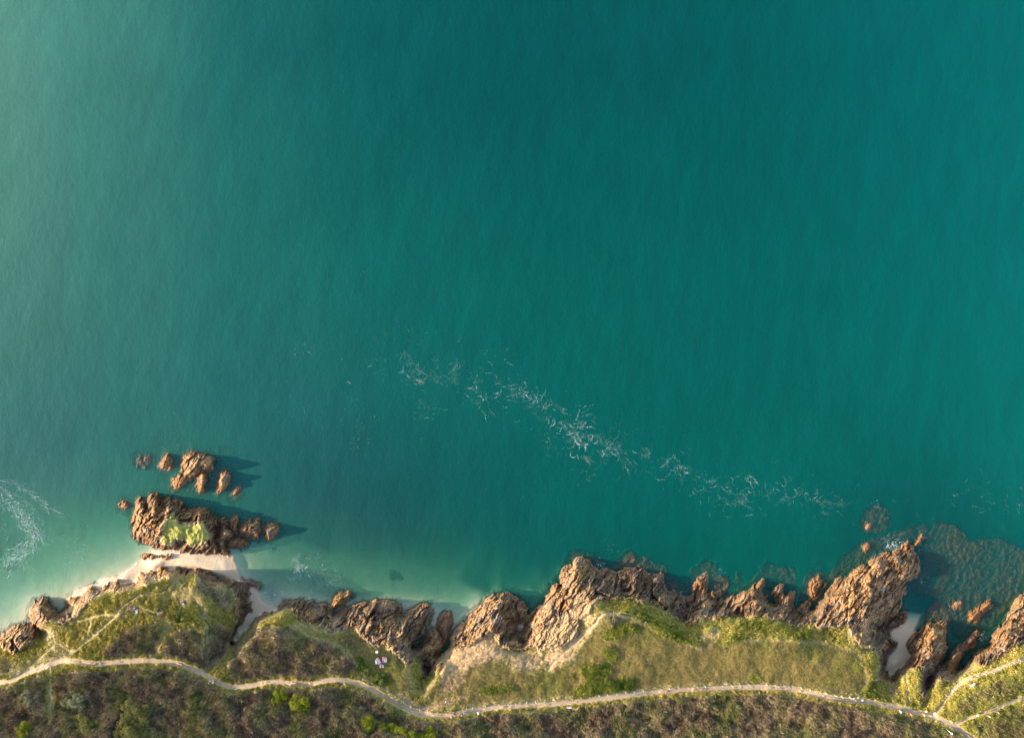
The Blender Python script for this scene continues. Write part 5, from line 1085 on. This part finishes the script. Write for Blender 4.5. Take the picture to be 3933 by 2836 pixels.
def dog(loc, rot, col, label):
    e = bpy.data.objects.new('dog', None); COL.objects.link(e); e.location = loc; e.rotation_euler = (0, 0, rot); tag(e, label, 'dog')
    vs = [(0, -.25, .42), (0, .05, .42), (0, .28, .46), (0, .42, .60), (0, .52, .62), (0, .64, .58), (0, -.38, .50), (0, -.52, .62)]; ed = [(0, 1), (1, 2), (2, 3), (3, 4), (4, 5), (0, 6), (6, 7)]; rd = [.10, .115, .13, .075, .075, .04, .03, .018]
    for s in (-1, 1):
        i = len(vs); vs += [(.09*s, .26, .34), (.09*s, .24, .18), (.09*s, .28, .03)]; ed += [(2, i), (i, i+1), (i+1, i+2)]; rd += [.05, .032, .03]
        i = len(vs); vs += [(.09*s, -.26, .34), (.10*s, -.20, .25), (.09*s, -.34, .15), (.09*s, -.30, .03)]; ed += [(0, i), (i, i+1), (i+1, i+2), (i+2, i+3)]; rd += [.065, .05, .028, .03]
        i = len(vs); vs += [(.06*s, .46, .70)]; ed += [(4, i)]; rd += [.03]
    me = skinned('body', vs, ed, rd); me.materials.append(flat('fur', col, .9, .3, 12)); o = bpy.data.objects.new('body', me); COL.objects.link(o); o.parent = e
dog(dg_, math.radians(70), (.04, .03, .025), 'small dark dog trotting between the pink walker and the group')
print('people', time.time()-T0)
# ---------------------------------------------------------------- foam on the water: thin curling ribbons floating on the surface
def foam_material():
    t = NT('sea_foam'); pos = t.n('ShaderNodeNewGeometry').outputs['Position']
    tr = t.n('ShaderNodeBsdfTransparent'); df = t.n('ShaderNodeBsdfDiffuse'); t.set(df.inputs[0], t.attr('tint').outputs['Color'])
    m = t.n('ShaderNodeMixShader'); t.set(m.inputs[0], t.math('MULTIPLY', t.attr('tint').outputs['Alpha'], t.rng(t.noise(2.6, 4, pos, .7), .40, .64))); t.t.links.new(tr.outputs[0], m.inputs[1]); t.t.links.new(df.outputs[0], m.inputs[2])
    return t.out(m.outputs[0])
fv, ff, fc = [], [], []
def ribbon(u, v, ang, length, width, curl, alpha, col, jag=.25):
    n = max(4, int(length/ .22)); x, y = world(u, v, 0); a = ang; st = length/n; L = []; c = curl
    for i in range(n+1):
        w = width*(.25+math.sin(math.pi*min(max(i/n, .04), .96)))*random.uniform(.45, 1.25)*.5
        nx, ny = -math.sin(a), math.cos(a); L.append(((x-nx*w, y-ny*w), (x, y), (x+nx*w, y+ny*w))); x += math.cos(a)*st; y += math.sin(a)*st; c += random.gauss(0, .12); a += (c+random.gauss(0, jag))*st
    o = len(fv); zz = .10+random.uniform(0, .02)
    for i, (p, m_, q) in enumerate(L):
        fv.extend([(*p, zz), (*m_, zz), (*q, zz)]); e_ = alpha*min(1, 3*min(i, n-i)/n); fc.extend([(*col, 0), (*col, e_), (*col, 0)])
    for i in range(n): ff.append((o+3*i, o+3*i+1, o+3*i+4, o+3*i+3)); ff.append((o+3*i+1, o+3*i+2, o+3*i+5, o+3*i+4))
CW, CB = (.50, .56, .55), (.40, .38, .28)
def along(s, n, spread, ln, wd, alpha, curl=.5, brown=.2, dirjit=.7):
    far_ = s[0] in 'YU' or (s[0] == 'A' and alpha < .7)
    if far_: n = int(n*1.25); wd = (wd[0]*.7, wd[1]*1.0); ln = (ln[0]*.8, ln[1]*1.25); spread *= 1.25; alpha *= .8; dirjit *= .8
    q = P(s); d = np.concatenate([[0], np.cumsum(np.hypot(*np.diff(q, axis=0).T))])
    for _ in range(n):
        t = random.uniform(0, d[-1]); i = min(np.searchsorted(d, t, side='right')-1, len(q)-2); f = (t-d[i])/(d[i+1]-d[i]+1e-9); p = q[i]*(1-f)+q[i+1]*f; e = q[i+1]-q[i]
        a = math.atan2(-e[1], e[0])+random.gauss(0, dirjit); k = random.gauss(0, 1)
        ribbon(p[0]+random.gauss(0, spread), p[1]+random.gauss(0, spread), a, random.uniform(*ln), random.uniform(*wd), random.gauss(0, curl), alpha*(.22+.95*random.random()**2.2), CB if random.random() < brown else CW)
along("Y 740,440 830,470 930,460 1040,540 1120,600 1180,640 1280,690 1330,760", 120, 30, (.8, 3.2), (.10, .34), .55, .6)
along("Y 1040,540 1110,590 1150,640 1180,680", 30, 16, (1., 3.6), (.14, .5), .8, .5, .12)
along("Y 1230,660 1300,700", 26, 14, (.8, 2.6), (.12, .4), .7)
along("Y 1390,720 1480,745 1560,790 1640,850 1690,850 1760,830", 110, 24, (.7, 2.6), (.09, .28), .5)
along("Y 1760,790 1790,800", 12, 6, (.8, 2.2), (.2, .55), .6); along("Y 1800,835 1900,835 1990,870 2090,882", 60, 14, (.6, 2.2), (.09, .26), .55)
along("Y 1050,540 1000,500 960,490 900,460", 40, 12, (.6, 2.4), (.1, .28), .6)
along("Y 520,340 560,400 600,420 690,400", 60, 34, (.5, 2.2), (.08, .3), .32, .8, .5); along("Y 530,410 560,430", 16, 14, (1, 2.5), (.3, .9), .28, .6, .8)
along("Y 740,470 800,490 830,540", 26, 22, (.8, 2.8), (.12, .5), .4, .6, .5); along("Y 540,530 600,550 660,560", 26, 20, (.6, 2), (.1, .3), .36, .6, .4); along("Y 380,400 450,390", 14, 24, (.8, 2.2), (.12, .3), .28, .6, .6)
along("Y 270,580 330,550 380,620 330,700", 34, 24, (.6, 2.4), (.08, .28), .22, .7, .4); along("Y 1150,560 1180,540 1185,600", 18, 9, (1, 2.6), (.1, .3), .5, .9); along("Y 1000,610 1060,700 1110,690", 26, 14, (.6, 2), (.08, .22), .4)
along("Y 1150,715 1180,720", 4, 4, (1.6, 2.4), (.6, 1.1), .35, .2, 1.); along("Y 1120,770 1200,770", 18, 14, (.6, 2), (.08, .25), .3, .6, .7); along("Y 420,190 520,280 560,300", 36, 40, (.4, 1.8), (.06, .22), .25, .7, .4)
along("Y 130,320 170,320", 12, 14, (.6, 2.), (.1, .3), .3, .6, .4); along("Y 20,520 120,510 180,570", 26, 30, (.5, 1.8), (.08, .2), .22); along("Y 800,330 900,370", 14, 14, (.6, 2), (.1, .3), .35, .6, .4); along("Y 1250,590 1350,640", 16, 16, (.8, 2.4), (.06, .16), .25); along("Y 310,430 320,440", 4, 6, (.6, 1.4), (.2, .5), .4)
along("Y 1400,640 1560,700 1700,800", 40, 50, (.6, 2.2), (.05, .14), .18); along("Y 1800,700 1900,760 2050,860", 40, 60, (.6, 2.), (.05, .14), .16); along("Y 360,30 370,40", 3, 3, (.8, 1.4), (.3, .5), .35, .3, 1.)
along("U 3640,1890 3740,1910 3860,1930 3930,1950", 50, 26, (.6, 2.4), (.08, .26), .4, .6, .3); along("U 3300,1900 3500,1950 3700,2000", 60, 60, (.5, 1.8), (.05, .16), .18)
along("Y 1740,935 1770,925", 4, 3, (.8, 2.), (.2, .5), .4)
# arcs at the left edge
along("A -160,760 0,785 120,810 200,860 320,940 420,1020 510,1075", 110, 4, (1.2, 3.5), (.10, .30), .5, .08, .15, .16)
along("A -160,830 0,850 100,890 200,960 300,1040 350,1120 370,1200 355,1290", 90, 5, (1., 3.), (.08, .22), .38, .08, .1, .16)
along("A -160,900 0,930 90,980 160,1060 230,1140 280,1220 310,1290 260,1340 210,1400 110,1440 60,1510 20,1580", 300, 13, (.8, 2.8), (.14, .42), .62, .3, .12, .35)
along("A 130,1010 190,1090 250,1170 300,1270", 90, 12, (.6, 2.2), (.16, .5), .6, .5, .1, .5); along("A 300,1290 260,1370 190,1440", 60, 14, (.6, 2.2), (.15, .4), .5, .5, .1, .6); along("A 150,1460 240,1540", 20, 5, (.8, 2), (.1, .3), .4); along("A 0,1130 60,1210 100,1250", 26, 14, (.6, 2), (.1, .3), .35, .6, .6)
along("A 650,1170 690,1250 680,1360 640,1430", 60, 22, (.4, 1.6), (.06, .2), .3); along("A 640,1400 700,1380", 26, 12, (.5, 1.6), (.1, .3), .4)
along("A 0,580 300,420 400,600 1000,680", 40, 60, (.3, 1.0), (.05, .14), .25)
# little breakers on the sand and white water round the rocks
along("B 1050,190 1120,128 1240,48", 70, 3, (.6, 1.8), (.12, .4), .8, .3, .02, .3); along("B 620,340 690,290 850,243 910,205", 70, 6, (.5, 1.6), (.1, .34), .6, .4, .05, .5); along("A 1330,1385 1375,1400", 26, 7, (.6, 1.5), (.2, .5), .8)
along("J 1000,365 1020,460", 26, 3, (.6, 1.8), (.05, .14), .35, .2, .5, .2); along("J 1330,800 1420,780 1520,770", 70, 14, (.6, 2.2), (.12, .4), .4); along("J 1300,650 1450,720 1500,780", 50, 26, (.5, 2.), (.1, .3), .25)
along("J 1700,480 1740,430 1800,420", 20, 8, (1., 3.), (.2, .55), .65, .6, .4); along("J 1850,480 1890,510", 8, 4, (.8, 1.6), (.3, .7), .6, .5, .5); along("J 1720,440 1740,510", 10, 5, (.8, 2), (.2, .45), .5, .5, .4); along("J 1870,305 1880,310", 4, 2, (.8, 1.2), (.4, .7), .6, .4, 1.)
along("J 1880,220 2000,300 2150,430 2230,580", 90, 18, (.4, 1.8), (.06, .18), .35, .5, .5); along("J 1400,330 1700,400 2000,600", 120, 90, (.25, .9), (.05, .16), .28, .6, .5); along("J 1950,700 1900,780 1850,800", 26, 7, (.8, 2.2), (.08, .25), .45); along("J 2100,700 2230,640", 50, 26, (.5, 1.6), (.08, .24), .4, .6, .3); along("C 830,260 900,280 1060,270", 40, 14, (.5, 1.8), (.06, .2), .4)
along("F 1060,620 1110,590 1170,600", 70, 10, (.5, 1.6), (.16, .5), .9, .6, .02); along("F 1040,540 1070,530", 16, 8, (.6, 1.4), (.1, .3), .5); along("F 930,720 1000,690", 26, 6, (.5, 1.4), (.14, .4), .7); along("F 640,890 690,880", 20, 7, (.5, 1.4), (.14, .4), .7); along("F 1340,890 1370,880", 20, 12, (.5, 1.4), (.1, .3), .4); along("F 1880,1370 1920,1350 1900,1400", 36, 5, (.5, 1.4), (.12, .36), .8); along("F 1300,640 1350,640", 10, 6, (.5, 1.4), (.08, .2), .4)
along("F 900,240 1010,240", 20, 6, (.6, 1.8), (.08, .22), .35); along("E 260,530 270,560", 16, 4, (.5, 1.4), (.16, .4), .8); along("E 1270,660 1280,680", 12, 4, (.5, 1.2), (.14, .36), .7); along("D 1340,270 1370,290", 26, 8, (.5, 1.4), (.12, .34), .7); along("E 580,360 620,370", 10, 6, (.5, 1.2), (.1, .3), .5); along("E 500,290 560,320", 30, 20, (.4, 1.2), (.05, .16), .25); along("L 750,60 830,40", 20, 14, (.4, 1.4), (.06, .18), .3); along("I 730,545 790,500 860,440", 30, 6, (.5, 1.4), (.12, .36), .7); along("I 620,180 650,200", 10, 4, (.4, 1), (.12, .3), .7); along("I 1130,410 1180,430 1180,510", 26, 9, (.5, 1.4), (.1, .26), .45); along("I 990,440 1000,450", 6, 3, (.4, 1), (.1, .3), .6); along("I 860,290 900,340", 10, 8, (.4, 1.), (.1, .3), .5)
# thin films of old foam
for s_, n_ in (("Y 740,440 930,460 1040,540 1180,640 1330,760", 34), ("Y 1390,720 1560,790 1690,850 2090,882", 30), ("Y 500,370 600,430 690,410", 14), ("A -160,900 160,1060 310,1290 110,1440", 26), ("J 1650,450 1900,480 2150,660", 22), ("F 1050,620 1180,590", 10), ("J 1300,740 1500,780", 16)):
    along(s_, n_, 16, (2., 5.), (.7, 1.8), .17, .5, .2, .8)
# stray flecks
for _ in range(170):
    u = random.uniform(200, 3900); v = random.uniform(950, 2150)
    if ground_at(min(max(u, 0), 3930), max(v, 1050))[2] < -.5 and random.random() < math.exp(-((v-(1250+.28*u))/330)**2): ribbon(u, v, random.uniform(0, 6.28), random.uniform(.15, .7), random.uniform(.05, .2), 1., random.uniform(.1, .35), CB if random.random() < .4 else CW)
o = new_mesh_obj('sea_foam', np.array(fv), np.array(ff), foam_material(), False, dict(tint=np.array(fc)))
tag(o, 'curling streaks of white foam drifting on the teal sea', 'foam', kind='stuff')
print('foam', time.time()-T0)
# ---------------------------------------------------------------- camera, light
cam = bpy.data.cameras.new('camera'); co = bpy.data.objects.new('camera', cam); COL.objects.link(co)
co.location = (0, 0, H); co.rotation_euler = (0, 0, 0); cam.sensor_fit = 'HORIZONTAL'; cam.sensor_width = 36; cam.lens = 36*H/260.0; cam.clip_end = 30000; cam.clip_start = 1
scene.camera = co
EL, AZ = math.radians(19.5), math.radians(178)         # sun height, direction it stands in (from +X, anticlockwise)
sd = bpy.data.lights.new('sun', 'SUN'); so = bpy.data.objects.new('sun', sd); COL.objects.link(so)
sd.energy = 2.8; sd.angle = math.radians(.8); sd.color = (1.0, .86, .66)
from mathutils import Vector
dirv = Vector((math.cos(EL)*math.cos(AZ), math.cos(EL)*math.sin(AZ), math.sin(EL)))
so.rotation_euler = dirv.to_track_quat('Z', 'Y').to_euler(); so.location = dirv*300
w = bpy.data.worlds.new('World'); scene.world = w; w.use_nodes = True
nt = w.node_tree; sk = nt.nodes.new('ShaderNodeTexSky'); sk.sky_type = 'NISHITA'; sk.sun_disc = False
sk.sun_elevation = EL; sk.sun_rotation = math.radians(90)-AZ
bg = nt.nodes['Background']; nt.links.new(sk.outputs[0], bg.inputs[0]); bg.inputs[1].default_value = .15
vs = scene.view_settings; vs.view_transform = 'Standard'; vs.look = 'None'; vs.gamma = 1; vs.use_curve_mapping = False; vs.exposure = 2.25
scene.cycles.use_denoising = True
scene.cycles.max_bounces = 6; scene.cycles.transparent_max_bounces = 12
print('done', time.time()-T0)
